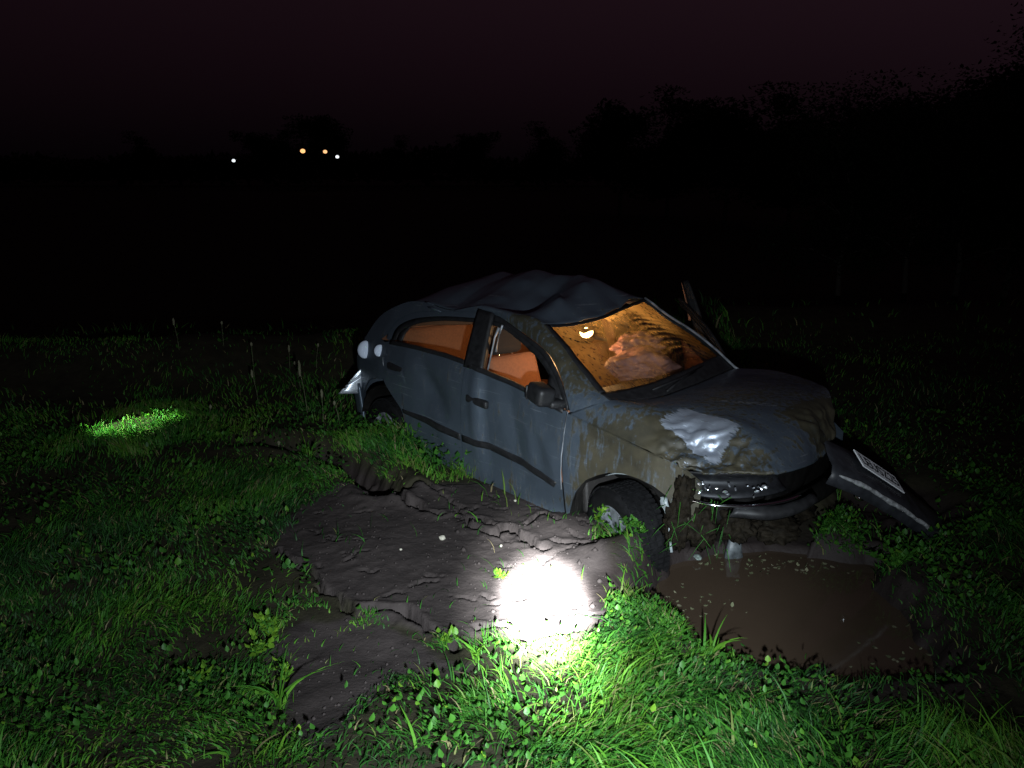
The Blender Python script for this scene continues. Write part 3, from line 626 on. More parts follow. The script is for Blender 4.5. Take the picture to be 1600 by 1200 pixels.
def fold(ax, ay, bx, by, w, amp):
    vx, vy = bx - ax, by - ay; t = np.clip(((V[:, :, 0] - ax) * vx + (V[:, :, 1] - ay) * vy) / (vx * vx + vy * vy), 0, 1); d = np.hypot(V[:, :, 0] - ax - t * vx, V[:, :, 1] - ay - t * vy)
    V[:, :, 2] += amp * np.clip(1 - d / w, 0, 1) * np.minimum(1, np.minimum(np.arange(nR)[:, None], np.arange(mR)[None, :]) / 4)
fold(-1.12, .12, -.97, -.45, .13, .034); fold(-1.38, .06, -1.22, -.56, .13, -.040); fold(-1.78, .28, -1.60, -.50, .16, .026); fold(-2.02, .2, -1.88, -.5, .13, -.022); fold(-2.35, .10, -1.25, .14, .16, .016)
for _ in range(0):     # soften the sharpest kinks only a little
    V[1:-1, 1:-1, 2] = .5 * V[1:-1, 1:-1, 2] + .125 * (V[2:, 1:-1, 2] + V[:-2, 1:-1, 2] + V[1:-1, 2:, 2] + V[1:-1, :-2, 2])
roof = set_mud(mobj('roof', V.reshape(-1, 3), grid_faces(nR, mR, True), PAINT, car, True), .6); solid(roof, .01)
HL = V.copy(); HL[:, :, 2] -= .035; HL[0, :, 0] -= .03
mobj('headliner', HL.reshape(-1, 3), grid_faces(nR, mR, True), TRIM, car, True)
# crumpled gutter flashes on the near rail
for (a, b, r) in (((-2.13, -.63, 1.332), (-2.0, -.63, 1.318), .010), ((-2.06, -.655, 1.305), (-1.88, -.66, 1.288), .013), ((-2.40, -.62, 1.29), (-2.24, -.625, 1.318), .007)):
    v_, f_ = tube([a, tuple((np.array(a) + np.array(b)) / 2 + np.array((0, -.008, .004))), b], [.002, r, .002], 8); set_mud(mobj('buckled_roof_seam', v_, f_, PAINT, car, True), 0)
# --- tailgate, rear glass, rear bumper
tg_t = V[-1, :, :]; tgm = cr_arc([(-2.90, -.68, .97), (-3.0, -.3, 1.0), (-3.03, 0, 1.0), (-3.0, .3, 1.0), (-2.90, .68, .97)], mR); tgl = cr_arc([(-2.99, -.70, .58), (-3.09, -.3, .58), (-3.11, 0, .58), (-3.09, .3, .58), (-2.99, .70, .58)], mR)
VV = np.concatenate([tg_t[None] * (1 - k) + tgm[None] * k for k in np.linspace(0, 1, 8)]); solid(mobj('rear_window', VV.reshape(-1, 3), grid_faces(8, mR, True), GLASS, car, True), 0.004)
VV = np.concatenate([tgm[None] * (1 - k) + tgl[None] * k + np.array([-.03 * math.sin(math.pi * k), 0, 0]) for k in np.linspace(0, 1, 8)])
set_mud(solid(mobj('tailgate', VV.reshape(-1, 3), grid_faces(8, mR, True), PAINT, car, True), .03))
bt = cr_arc([(-2.86, -.78, .60), (-3.02, -.74, .60), (-3.14, -.5, .60), (-3.18, 0, .60), (-3.14, .5, .60), (-3.02, .74, .60), (-2.86, .78, .60)], 50); bb = bt * np.array([.985, .97, 1]) + np.array([0, 0, -.32])
VV = np.concatenate([bt[None] * (1 - k) + bb[None] * k + np.array([0, 0, 0]) for k in np.linspace(0, 1, 8)])
rb = set_mud(solid(mobj('rear_bumper', VV.reshape(-1, 3), grid_faces(8, 50, True), PAINT, car, True), .02))
# torn corner of the rear bumper standing out and catching the torch
nT = 12; VV = []
for i in range(nT):
    t = i / (nT - 1); a = np.array((-2.87, -.745, .73)) * (1 - t) + np.array((-2.95, -.945, .50)) * t; b = np.array((-2.865, -.715, .71)) * (1 - t) + np.array((-2.89, -.74, .475)) * t
    for j in range(8):
        q = j / 7; VV.append(a * (1 - q) + b * q + np.array((.02 * math.sin(math.pi * q) * t, 0, .012 * math.sin(5 * q) * t)))
CLEAN = mat('clean_silver_paint', (.52, .56, .62), .33, .45); noisy(CLEAN, 12, .12)
solid(mobj('torn_corner', VV, grid_faces(nT, 7, True), CLEAN, rb, True), .008)
# pale domes added to stand for lit raindrop orbs, on the near rear corner
for (x, z, r) in ((-2.80, .888, .074), (-2.535, .922, .048)):
    bm = bmesh.new(); bmesh.ops.create_uvsphere(bm, u_segments=32, v_segments=16, radius=r)
    bmesh.ops.delete(bm, geom=[v for v in bm.verts if v.co.z < -.001], context='VERTS')
    for v in bm.verts: v.co.z *= .4
    nrm = Vector((.45, -.85, .30)).normalized(); Mx = Matrix.Translation((x, -sy(x, z) - .012, z)) @ nrm.to_track_quat('Z', 'Y').to_matrix().to_4x4()
    bmesh.ops.transform(bm, matrix=Mx, verts=bm.verts); tl = from_bm('orb_disc', bm, ORBMAT, car, True)
    v_, f_ = lathe([(r * .96, -.02), (r * 1.04, -.02), (r * 1.04, .004), (r * .99, .006)], 32)
    R3 = nrm.to_track_quat('Y', 'Z').to_matrix(); mobj('orb_rim', [tuple(R3 @ Vector(q) + Vector((x, -sy(x, z) - .012, z))) for q in v_], f_, BLACK, tl, True)
v_, f_ = tube([(-1.4025, -float(sy(-1.4025, z) + dent(-1.4025, z)) + .0005, z) for z in np.linspace(.26, .98, 14)], [.0035] * 14, 5); mobj('shut_line_seal', v_, f_, BLACK, near_rd, True)
# bright bent lip behind the rear door
v_, f_ = tube([(-2.452, -.800, .885), (-2.438, -.806, .84), (-2.425, -.806, .80)], [.002, .0035, .002], 6); mobj('door_edge_lip', v_, f_, ALLOY, near_rd, True)
# front door edge, a scuffed bright line
v_, f_ = tube([(-.428, -.812, .885), (-.436, -.826, .765), (-.449, -.832, .62), (-.452, -.83, .52), (-.452, -.82, .41)], [.003, .004, .0045, .003, .006], 6); mobj('door_edge_lip', v_, f_, ALLOY, near_fd, True)
# --- bonnet, bent
HB = np.array([
    [(-.425, -.800, .873), (-.10, -.792, .828), (.17, -.785, .785), (.30, -.775, .767), (.40, -.755, .745), (.50, -.72, .735)],
    [(-.235, -.715, .972), (-.048, -.70, .948), (.151, -.68, .885), (.31, -.66, .835), (.45, -.635, .795), (.63, -.645, .775)],
    [(-.18, -.53, .960), (.03, -.51, .965), (.22, -.49, .948), (.39, -.475, .952), (.55, -.49, .905), (.72, -.56, .778)],
    [(-.145, -.34, .955), (.06, -.34, .976), (.27, -.33, .978), (.46, -.33, .955), (.63, -.34, .895), (.765, -.42, .778)],
    [(-.19, .04, .962), (.05, .03, .995), (.27, .01, 1.0), (.46, -.03, .985), (.64, -.08, .93), (.752, -.20, .772)],
    [(-.24, .33, .972), (0, .34, 1.0), (.22, .32, 1.008), (.40, .28, 1.0), (.56, .18, .955), (.69, .06, .795)],
    [(-.31, .66, .978), (-.09, .70, 1.0), (.12, .68, 1.0), (.30, .62, .985), (.46, .46, .985), (.62, .25, .87)]])
nH, mH = 80, 120
H1 = np.stack([cr(HB[k], nH) for k in range(7)]); H2 = np.stack([cr(H1[:, i], mH) for i in range(nH)])      # nH (along x) x mH (across)
for i in range(nH):
    for j in range(mH):
        q = H2[i, j]; w = float(sst((q[0] - .05) / .25)) * float(sst((-.42 - q[1]) / .2))
        rid = 1 - abs(fbm(q + 3.1, 4.5, 3)) * 2.2
        q[2] += w * (.014 * (rid - .5) + .006 * fbm(q, 13)); q[1] += w * .022 * fbm(q + 8, 7)
        fo = (q[0] * .75 - q[1] * .8) * 8.5 + 1.3 * fbm(q + 4, 4); fo = abs(fo - math.floor(fo) - .5) * 2
        q[2] += w * .020 * (fo - .5); q[0] += w * .010 * (fo - .5)
        w2 = float(sst((q[0] - .5) / .12)) * float(sst((q[1] + .25) / .2)); q[0] += w2 * .025 * fbm(q + 2, 9); q[2] += w2 * .02 * fbm(q, 14)
        q[2] += .006 * fbm(q + 20, 2.5)
bonnet = set_mud(solid(mobj('bonnet', H2.reshape(-1, 3), grid_faces(nH, mH, False), PAINT, car, True), .012))
# torch highlight painted as bright mud-free paint on the scraped near bonnet folds
def highlight_attr(o, f):
    a = o.data.attributes.new('clean_highlight', 'FLOAT', 'POINT'); a.data.foreach_set('value', [f(*v.co) for v in o.data.vertices])
def bonnet_highlight(x, y, z):
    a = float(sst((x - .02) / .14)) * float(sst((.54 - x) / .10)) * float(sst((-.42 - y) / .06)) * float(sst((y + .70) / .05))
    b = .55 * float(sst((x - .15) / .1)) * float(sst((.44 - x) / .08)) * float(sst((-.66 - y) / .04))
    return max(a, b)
highlight_attr(bonnet, bonnet_highlight)
SCR = PAINT
def sheet(name, A, B, n, m, amp, mt, parent, fs=9, t=.006):
    a = cr_arc(A, n); b = cr_arc(B, n); V = []
    for i in range(n):
        for j in range(m):
            f = j / (m - 1); q = a[i] * (1 - f) + b[i] * f
            e = min(1, 6 * f * (1 - f) + .35); q = q + amp * e * np.array([fbm(q, fs), fbm(q + 7, fs), 1.4 * (.5 - abs(fbm(q + 13, fs)))]); V.append(q)
    return solid(mobj(name, V, grid_faces(n, m), mt, parent, True), t)
# --- engine bay, front structure
rbox('engine_bay', (.72, 1.16, .36), (.03, .04, .64), UNDER, car, (0, 0, 0), .05)
rbox('radiator_panel', (.09, 1.10, .36), (.46, .06, .50), UNDER, car, (0, rad(8), rad(6)), .02)
V, F = tube(cr_arc([(.46, -.62, .50), (.60, -.35, .50), (.64, 0, .50), (.58, .40, .50), (.44, .62, .50)], 14), [.05] * 14, 8); mobj('crash_beam', V, F, UNDER, car, True)
rbox('floor_pan', (2.55, 1.46, .08), (-1.65, 0, .24), DARKTRIM, car, (0, 0, 0), .02)
rbox('underbody', (2.6, 1.24, .10), (-1.35, 0, .16), UNDER, car, (0, 0, 0), .03)
rbox('bulkhead', (.05, 1.45, .62), (-.38, 0, .58), DARKTRIM, car, (0, rad(-6), 0), .02)
rbox('inner_sill', (.14, .12, .34), (-.44, -.715, .26), UNDER, car, (0, 0, 0), .02)
# headlamp: housing, lens, two bright reflectors, chrome strip
hl_t = [(.405, -.765, .725), (.50, -.72, .735), (.62, -.62, .745), (.70, -.52, .745), (.735, -.45, .735)]; hl_b = [(.42, -.765, .615), (.52, -.725, .612), (.64, -.62, .618), (.72, -.50, .632), (.755, -.40, .645)]
hl = strip3('headlamp', [tuple(np.array(q) - np.array((.05, -.03, 0))) for q in hl_t], [tuple(np.array(q) - np.array((.05, -.03, 0))) for q in hl_b], 22, 8, BLACK, car, (-.05, .04, 0), .01)
strip3('lens', hl_t, hl_b, 26, 8, LAMPGLASS, hl, (.02, -.02, 0), 0)
REFL = mat('faceted_reflector', (.85, .87, .9), .22, .9)
r_ = np.random.default_rng(12)
for (c, n) in (((.475, -.745, .672), 9), ((.665, -.590, .688), 7), ((.57, -.675, .665), 4)):      # shattered bowl: separate bright flakes
    for k in range(n):
        bm = bmesh.new(); bmesh.ops.create_icosphere(bm, subdivisions=1, radius=r_.uniform(.007, .017))
        Mx = Matrix.Translation(Vector(c) + Vector((r_.normal(0, .022), r_.normal(0, .018), r_.normal(0, .016)))) @ Matrix.Rotation(r_.uniform(0, 6), 4, 'X') @ Matrix.Rotation(r_.uniform(0, 6), 4, 'Z') @ Matrix.Diagonal((1, .35, .7, 1))
        bmesh.ops.transform(bm, matrix=Mx, verts=bm.verts); from_bm('reflector_shard', bm, REFL, hl, False)
v_, f_ = tube(cr_arc([(.42, -.78, .606), (.53, -.74, .600), (.66, -.62, .606), (.75, -.48, .625), (.79, -.38, .645)], 20), [.006] + [.009] * 18 + [.003], 8); mobj('chrome_strip', v_, f_, CHROME, hl, True)
strip3('bumper_remnant', [(.60, -.66, .600), (.70, -.56, .600), (.77, -.42, .61), (.80, -.28, .64)], [(.58, -.68, .545), (.70, -.58, .54), (.79, -.42, .555), (.82, -.26, .60)], 18, 6, BLACK, car, (.02, -.02, 0), .012, .006)
strip3('grille', [(.62, -.42, .73), (.62, -.2, .74), (.58, .05, .76), (.52, .26, .80)], [(.60, -.40, .52), (.60, -.2, .52), (.56, .05, .53), (.48, .24, .56)], 20, 5, UNDER, car, (.02, 0, 0), .02)
# --- wheels
def wheel(cx, cy, cz, steer, camber, dark=False):
    prof = [(.185, -.085), (.205, -.098), (.25, -.100), (.275, -.094), (.288, -.078), (.292, -.04), (.294, 0), (.292, .04), (.288, .078), (.275, .094), (.25, .10), (.205, .098), (.185, .085)]
    Rm = Matrix.Translation((cx, cy, cz)) @ Matrix.Rotation(steer, 4, 'Z') @ Matrix.Rotation(camber, 4, 'X')
    ap = lambda vs: [tuple(Rm @ Vector(q)) for q in vs]
    wv, wf = lathe([(.03, -.052), (.06, -.060), (.062, .03)], 20)
    hub = mobj('wheel', ap(wv), wf, UNDER if dark else ALLOY, car, True)
    v, f = lathe(prof, 56); mobj('tyre', ap(v), f, RUBBER, hub, True)
    parts = []
    for k in range(56):                       # tread blocks
        a = 2 * math.pi * k / 56
        for yy, w in ((-.066, .036), (-.022, .030), (.022, .030), (.066, .036)):
            r0, r1 = .288, .2985; da = .040; V = []
            for r in (r0, r1):
                for (aa, y2) in ((a - da, yy - w / 2), (a + da, yy - w / 2), (a + da, yy + w / 2), (a - da, yy + w / 2)): V.append((r * math.cos(aa), y2, r * math.sin(aa)))
            parts.append((V, [(4, 5, 6, 7), (0, 1, 5, 4), (1, 2, 6, 5), (2, 3, 7, 6), (3, 0, 4, 7)]))
    v, f = merge(parts); mobj('tread', ap(v), f, RUBBER, hub)
    parts = [lathe([(.187, -.090), (.192, -.078), (.178, -.060), (.172, .08)], 48)]
    for k in range(5):                        # spokes
        a = 2 * math.pi * k / 5 + .35; V = []
        for r, w, y in ((.045, .036, -.060), (.11, .040, -.066), (.180, .052, -.072)):
            for s in (-1, 1):
                c_, s_ = math.cos(a), math.sin(a)
                for y2 in (y, y + .022): V.append((r * c_ - s * w * s_, y2, r * s_ + s * w * c_))
        F = []
        for q in (0, 4): F += [(q, q + 2, q + 6, q + 4), (q + 1, q + 5, q + 7, q + 3), (q, q + 4, q + 5, q + 1), (q + 2, q + 3, q + 7, q + 6)]
        parts.append((V, F))
    parts.append(lathe([(.0001, -.066), (.045, -.064), (.05, -.05)], 24))
    v, f = merge(parts); mobj('rim', ap(v), f, ALLOY, hub)
    v, f = lathe([(.0001, .0), (.13, .0), (.132, .02)], 32); mobj('brake_disc', ap(v), f, UNDER, hub, True)
wheel(-.04, -.705, .235, rad(-16), rad(5)); wheel(-2.47, -.69, .25, 0, 0, True); wheel(0, .71, .285, rad(-27), 0); wheel(-2.47, .70, .28, 0, 0, True)
# --- cabin
def seat(cx, cy, wdt=.50, tilt=-17):
    s = rbox('seat', (.52, wdt, .17), (cx + .02, cy, .50), FABRIC, car, (0, rad(-8), 0), .06, 4)
    rbox('backrest', (.16, wdt - .02, .54), (cx - .35, cy, .745), FABRIC, s, (0, rad(tilt), 0), .06, 4, -.12)
    rbox('headrest', (.11, .27, .20), (cx - .47, cy, 1.105), HEADREST, s, (0, rad(tilt), 0), .05, 4)
    for k in (-1, 1): mobj('headrest_post', *tube([(cx - .44, cy + k * .06, 1.0), (cx - .46, cy + k * .06, 1.08)], [.008, .008], 6), CHROME, s)
seat(-1.07, -.37); seat(-1.05, .37)
rs = rbox('rear_bench', (.52, 1.26, .20), (-2.05, 0, .50), FABRIC, car, (0, rad(-8), 0), .07, 4)
rbox('rear_backrest', (.16, 1.28, .62), (-2.42, 0, .78), FABRIC, rs, (0, rad(-22), 0), .06, 4)
for k in (-.36, .36): rbox('rear_headrest', (.10, .26, .16), (-2.55, k, 1.09), FABRIC, rs, (0, rad(-20), 0), .04, 3)
rbox('centre_console', (.75, .19, .30), (-.85, 0, .42), DARKTRIM, car, (0, rad(4), 0), .04, 3)
prof = [(-.24, .93), (-.42, .955), (-.60, .945), (-.68, .87), (-.66, .72), (-.56, .62), (-.48, .40), (-.34, .36)]
ys = np.linspace(-.68, .68, 15); V = [(x + .05 * (1 - (y / .68) ** 2), y, z + .012 * math.cos(5 * y)) for (x, z) in prof for y in ys]
mobj('dashboard', V, grid_faces(len(prof), 15), DARKTRIM, car, True)
# steering wheel with burst airbag
v_, f_ = [], []
RmS = Matrix.Translation((-.76, .37, .90)) @ Matrix.Rotation(rad(62), 4, 'Y')
k1, k2 = 36, 8
for i in range(k1):
    a = 2 * math.pi * i / k1
    for j in range(k2): b = 2 * math.pi * j / k2; v_.append(tuple(RmS @ Vector(((.18 + .016 * math.cos(b)) * math.cos(a), (.18 + .016 * math.cos(b)) * math.sin(a), .016 * math.sin(b)))))
for i in range(k1):
    for j in range(k2): f_.append((i * k2 + j, ((i + 1) % k1) * k2 + j, ((i + 1) % k1) * k2 + (j + 1) % k2, i * k2 + (j + 1) % k2))
sw_ = mobj('steering_wheel', v_, f_, DARKTRIM, car, True)
rbox('wheel_hub', (.12, .16, .05), (-.75, .37, .895), DARKTRIM, sw_, (0, rad(62 - 90), 0), .02)
def blob(name, c, r, amp, fs, mt, parent, sub=4, seed=0., flat=None):
    bm = bmesh.new(); bmesh.ops.create_icosphere(bm, subdivisions=sub, radius=1)
    for v in bm.verts:
        d = v.co.copy(); k = 1 + amp * fbm(d + Vector((seed, seed * .7, 0)), fs, 5); v.co = Vector((d.x * r[0] * k, d.y * r[1] * k, d.z * r[2] * k))
        if flat is not None and v.co.z < flat: v.co.z = flat
    bmesh.ops.translate(bm, vec=c, verts=bm.verts); return from_bm(name, bm, mt, parent, True)
blob('deflated_airbag', (-.66, .10, 1.01), (.17, .27, .11), .30, 1.5, AIRBAG, car, 5, 3.3)
blob('deflated_airbag', (-.84, .27, 1.10), (.13, .20, .08), .38, 1.7, AIRBAG, car, 5, 8.1)
# dome lamp, lit
DOME = mat('lit_dome_lamp', (1, .8, .5), .5, emis=(1.0, .62, .25), estr=14.0)
def dome_bulb():
    b_ = bmesh.new(); bmesh.ops.create_uvsphere(b_, u_segments=20, v_segments=12, radius=.036)
    for q in b_.verts: q.co.y *= 1.5
    bmesh.ops.translate(b_, vec=(-.982, -.103, 1.207), verts=b_.verts); return b_
dl = rbox('dome_lamp', (.09, .13, .02), (-.99, -.10, 1.236), BLACK, car, (rad(10), rad(14), 0), .01); from_bm('dome_lens', dome_bulb(), DOME, dl, True)
v_, f_ = tube([(-1.0, -.10, 1.23), (-1.03, -.08, 1.30), (-1.06, -.08, 1.40)], [.003] * 3, 6); mobj('lamp_wire', v_, f_, BLACK, dl)
ld = bpy.data.lights.new('dome_light', 'POINT'); ld.energy = 11.0; ld.color = (1.0, .54, .22); ld.shadow_soft_size = .05
lo = bpy.data.objects.new('dome_light', ld); C.objects.link(lo); lo.location = car2w((-1.0, -.10, 1.140))
dl2 = rbox('dome_lamp', (.11, .16, .03), (-1.80, .05, 1.455), BLACK, car, (0, rad(-2), 0), .01); rbox('dome_lens', (.09, .13, .022), (-1.80, .05, 1.438), DOME, dl2, (0, rad(-2), 0), .008)  # unseen second lamp, added to brighten the rear cabin
ld2 = ld.copy(); ld2.energy = 4.0; lo2 = bpy.data.objects.new('rear_fill_light', ld2); C.objects.link(lo2); lo2.location = car2w((-1.80, .05, 1.38))
# seat belt hanging by the B pillar and a broken window edge
v_, f_ = tube([(-1.255, -.735, .975), (-1.262, -.70, 1.08), (-1.258, -.675, 1.19), (-1.235, -.66, 1.255)], [.006, .006, .007, .010], 6); mobj('seat_belt', v_, f_, ALLOY, car, True)
v_, f_ = tube([(-1.20, -.66, 1.275), (-1.26, -.64, 1.20), (-1.29, -.63, 1.12), (-1.285, -.64, 1.085)], [.008, .006, .006, .008], 6); mobj('seat_belt', v_, f_, ALLOY, car, True)
# mud packed into the near front corner
for i, (c, r) in enumerate((((.37, -.755, .60), (.05, .05, .11)), ((.33, -.75, .44), (.07, .06, .14)), ((.44, -.70, .45), (.08, .07, .12)), ((.56, -.58, .46), (.10, .08, .08)), ((.68, -.42, .45), (.12, .12, .07)), ((.56, -.05, .42), (.10, .20, .08)))):
    blob('packed_mud', c, r, .40, 3.4, MUDMAT, car, 4, i * 3.7)
strip3('lit_liner_patch', [(-.17, -.76, .560), (-.08, -.765, .600), (.03, -.765, .618), (.12, -.76, .612)], [(-.16, -.66, .575), (-.08, -.66, .600), (.03, -.66, .612), (.10, -.66, .60)], 10, 4, WHITEPL, car, None, .004)  # pale sheet standing in for the torch-lit patch of the arch liner
r_ = np.random.default_rng(41); parts = []
for k in range(34):
    a = np.array((r_.uniform(.28, .62), 0, r_.uniform(.34, .66))); a[1] = -.80 + .45 * max(0, a[0] - .36) + r_.uniform(-.02, .02); d = np.array((r_.normal(0, .05), r_.normal(-.02, .03), -r_.uniform(.03, .12)))
    parts.append(tube([a, a + d * .5 + np.array((.01, -.015, .01)), a + d], [.0025, .002, .0006], 4, False))
hv, hf = merge(parts); hg = mobj('torn_grass', hv, hf, GRASSMAT, car, True); at = hg.data.attributes.new('tint', 'FLOAT', 'POINT'); at.data.foreach_set('value', np.repeat(r_.uniform(.0, .5, 34), 12).astype(np.float32)); hg['kind'] = 'stuff'
# loose panels and brackets dangling under the headlamp
sheet('torn_liner', [(.25, -.80, .57), (.265, -.80, .53), (.28, -.79, .49)], [(.29, -.79, .57), (.305, -.79, .53), (.30, -.785, .48)], 8, 6, .015, WHITEPL, car, 14)
v_, f_ = tube([(.315, -.80, .47), (.325, -.80, .38), (.345, -.80, .30)], [.004, .005, .009], 6); mobj('hanging_cable', v_, f_, WHITEPL, car, True)

# ================================================================== torn front bumper with the number plate
BUMPMAT = noisy(mat('dark_bumper_plastic', (.030, .032, .038), .45), 16, .35, .2)
fb = empty('torn_front_bumper', 'dark torn-off front bumper carrying a white number plate, drooping into the mud', 'bumper')
fb.matrix_world = car.matrix_world.copy()
SP = cr_arc([(.70, .0, .80), (.78, .13, .735), (.86, .32, .62), (.93, .60, .45), (.985, .92, .25), (1.035, 1.33, .02)], 40)
cv0 = np.array((-.74, .475, .475)); bm_v = []; prof = [(-.20, -.08), (-.185, -.025), (-.14, -.004), (-.085, 0), (0, .0), (.07, -.003), (.085, -.015), (.092, -.05)]
NB = len(prof)
def bump_frame(i):
    d = SP[min(i + 1, 39)] - SP[max(i - 1, 0)]; d /= np.linalg.norm(d); c = cv0 - (cv0 @ d) * d; c /= np.linalg.norm(c); n = np.cross(d, c); return d, c, n
for i in range(40):
    d, c, n = bump_frame(i); tp = 1 - .55 * float(sst((i - 24) / 15.0))
    for (u, w) in prof: bm_v.append(SP[i] + c * u * tp + n * w + .006 * np.array([fbm(SP[i] + u, 8), fbm(SP[i] - u, 8), fbm(SP[i] + 2 * u, 8)]))
o = mobj('bumper_skin', bm_v, grid_faces(40, NB), BUMPMAT, fb, True); solid(o, .006)
# lower edge catching the torch, its light painted as a pale strip
ed = [bm_v[i * NB + 1] + np.array((.004, -.004, .008)) for i in range(1, 22)]
v_, f_ = tube(ed, [.004] + [.013 + .007 * fbm(q, 20) for q in ed[1:-1]] + [.003], 7); mobj('lit_edge', v_, f_, noisy(mat('lit_pale_edge', (.30, .31, .32), .6), 30, .6, .6), fb, True)
d, c, n = bump_frame(11); pc = np.array((.855, .315, .628)) + n * .012
up = c; rt = d
PL = noisy(mat('white_reflective_plate', (.93, .95, .98), .45, .0), 900, .03, .6, 2, .004)
def plate_pt(u, v, w=0): return tuple(pc + rt * u + up * v + n * w)
bmv = [plate_pt(u, v, w) for w in (0, .006) for (u, v) in ((-.20, -.062), (.20, -.062), (.20, .062), (-.20, .062))]
pl = mobj('number_plate', bmv, [(3, 2, 1, 0), (4, 5, 6, 7), (0, 1, 5, 4), (1, 2, 6, 5), (2, 3, 7, 6), (3, 0, 4, 7)], PL, fb)
tcu = bpy.data.curves.new('plate_text', 'FONT'); tcu.body = 'LEUSZ25'; tcu.size = .105; tcu.align_x = 'CENTER'; tcu.align_y = 'CENTER'; tcu.extrude = .0008; tcu.space_character = .92
to = bpy.data.objects.new('plate_text', tcu); C.objects.link(to); bpy.context.view_layer.update()
me = bpy.data.meshes.new_from_object(to.evaluated_get(bpy.context.evaluated_depsgraph_get())); bpy.data.objects.remove(to)
me.materials.clear(); me.materials.append(mat('plate_ink', (.01, .01, .012), .5))
for v in me.vertices: v.co = Vector(plate_pt(v.co.x, v.co.y, .0075 + v.co.z))
link(bpy.data.objects.new('plate_lettering', me), fb)
v_, f_ = lathe([(.0001, -.03), (.03, -.028), (.036, -.01), (.034, .0)], 24)
fl = mobj('fog_lamp', [tuple(Vector((.80, .262, .50)) + Vector((.55, -.75, .35)).normalized().to_track_quat('-Y', 'Z').to_matrix() @ Vector(q)) for q in v_], f_, CHROME, fb, True)

# ================================================================== loose things on the ground
def gz1(x, y): return float(height(np.array([x]), np.array([y]))[0])
# grey plastic piece standing by the water
e = empty('plastic_bracket', 'pale grey broken plastic bracket standing at the water edge under the headlamp', 'plastic debris', (1.26, 3.97, max(gz1(1.26, 3.97), WATER_Z) - .03), rad(20))
bm = bmesh.new(); bmesh.ops.create_cone(bm, segments=14, radius1=.062, radius2=.034, depth=.16, cap_ends=True)
for v in bm.verts: v.co.z += .08; v.co.y *= .7; v.co += Vector((.012 * fbm(v.co, 12), .012 * fbm(v.co + Vector((3, 0, 0)), 12), 0))
BRK = noisy(mat('dirty_grey_plastic', (.075, .085, .09), .5), 22, .6, .4)
from_bm('bracket_body', bm, BRK, e, True)
rbox('bracket_tab', (.045, .03, .08), (.02, -.02, .17), BRK, e, (rad(8), rad(12), 0), .012, 3)
# pale flat cap
bm = bmesh.new(); bmesh.ops.create_icosphere(bm, subdivisions=3, radius=.028)
for v in bm.verts: v.co.z *= .35; v.co.x *= .8; v.co += v.co.normalized() * .012 * fbm(v.co, 40)
o = from_bm('pale_pebble', bm, noisy(mat('pale_stone', (.16, .20, .18), .6), 40, .2), None, True); o.location = (1.04, 3.90, max(gz1(1.04, 3.90), WATER_Z) + .03); tag(o, 'pale greenish pebble on the weeds at the left edge of the puddle', 'pebble')
PEB = noisy(mat('pebble', (.34, .32, .26), .8), 60, .3)
for (x, y, s, lb) in ((-.39, 3.92, .020, 'small pale stone lying alone in the middle of the dark mud'), (-.06, 3.83, .009, 'tiny light pebble on mud just left of the torch spot'), (-.60, 3.77, .008, 'tiny grey pebble on mud left of the middle stone'), (.02, 4.45, .010, 'tiny pebble on mud near the front door of the car')):
    bm = bmesh.new(); bmesh.ops.create_icosphere(bm, subdivisions=2, radius=s)
    for v in bm.verts: v.co.z *= .7; v.co += v.co.normalized() * s * .4 * fbm(v.co, 1.2 / s)
    o = from_bm('pebble', bm, PEB, None, True); o.location = (x, y, gz1(x, y) + s * .3); tag(o, lb, 'stone')

r_ = np.random.default_rng(61); n = 900; x = r_.uniform(-1.4, .6, n); y = r_.uniform(2.1, 4.7, n); k = mud_mask(x, y) > .6
k |= r_.random(n) < .0; x, y = x[k], y[k]; n = len(x); sz = r_.uniform(.003, .011, n) * (1 + 1.2 * (r_.random(n) < .06)); zc = height(x, y) + sz * .3
oc = np.array([(1, 0, 0), (-1, 0, 0), (0, 1, 0), (0, -1, 0), (0, 0, .8), (0, 0, -.8)], float); of = np.array([(0, 2, 4), (2, 1, 4), (1, 3, 4), (3, 0, 4), (2, 0, 5), (1, 2, 5), (3, 1, 5), (0, 3, 5)])
P = np.stack([x, y, zc], 1)[:, None, :] + oc[None] * sz[:, None, None] * r_.uniform(.6, 1.3, (n, 6, 1)); T = (np.arange(n)[:, None, None] * 6 + of[None]).reshape(-1, 3)
tag(big_mesh('soil_crumbs', P.reshape(-1, 3), np.zeros((0, 4), int), T, GROUND, {'bare': np.ones(n * 6), 'wet': np.zeros(n * 6)}), 'small crumbs of soil scattered over the mud', 'soil', None, 'stuff')

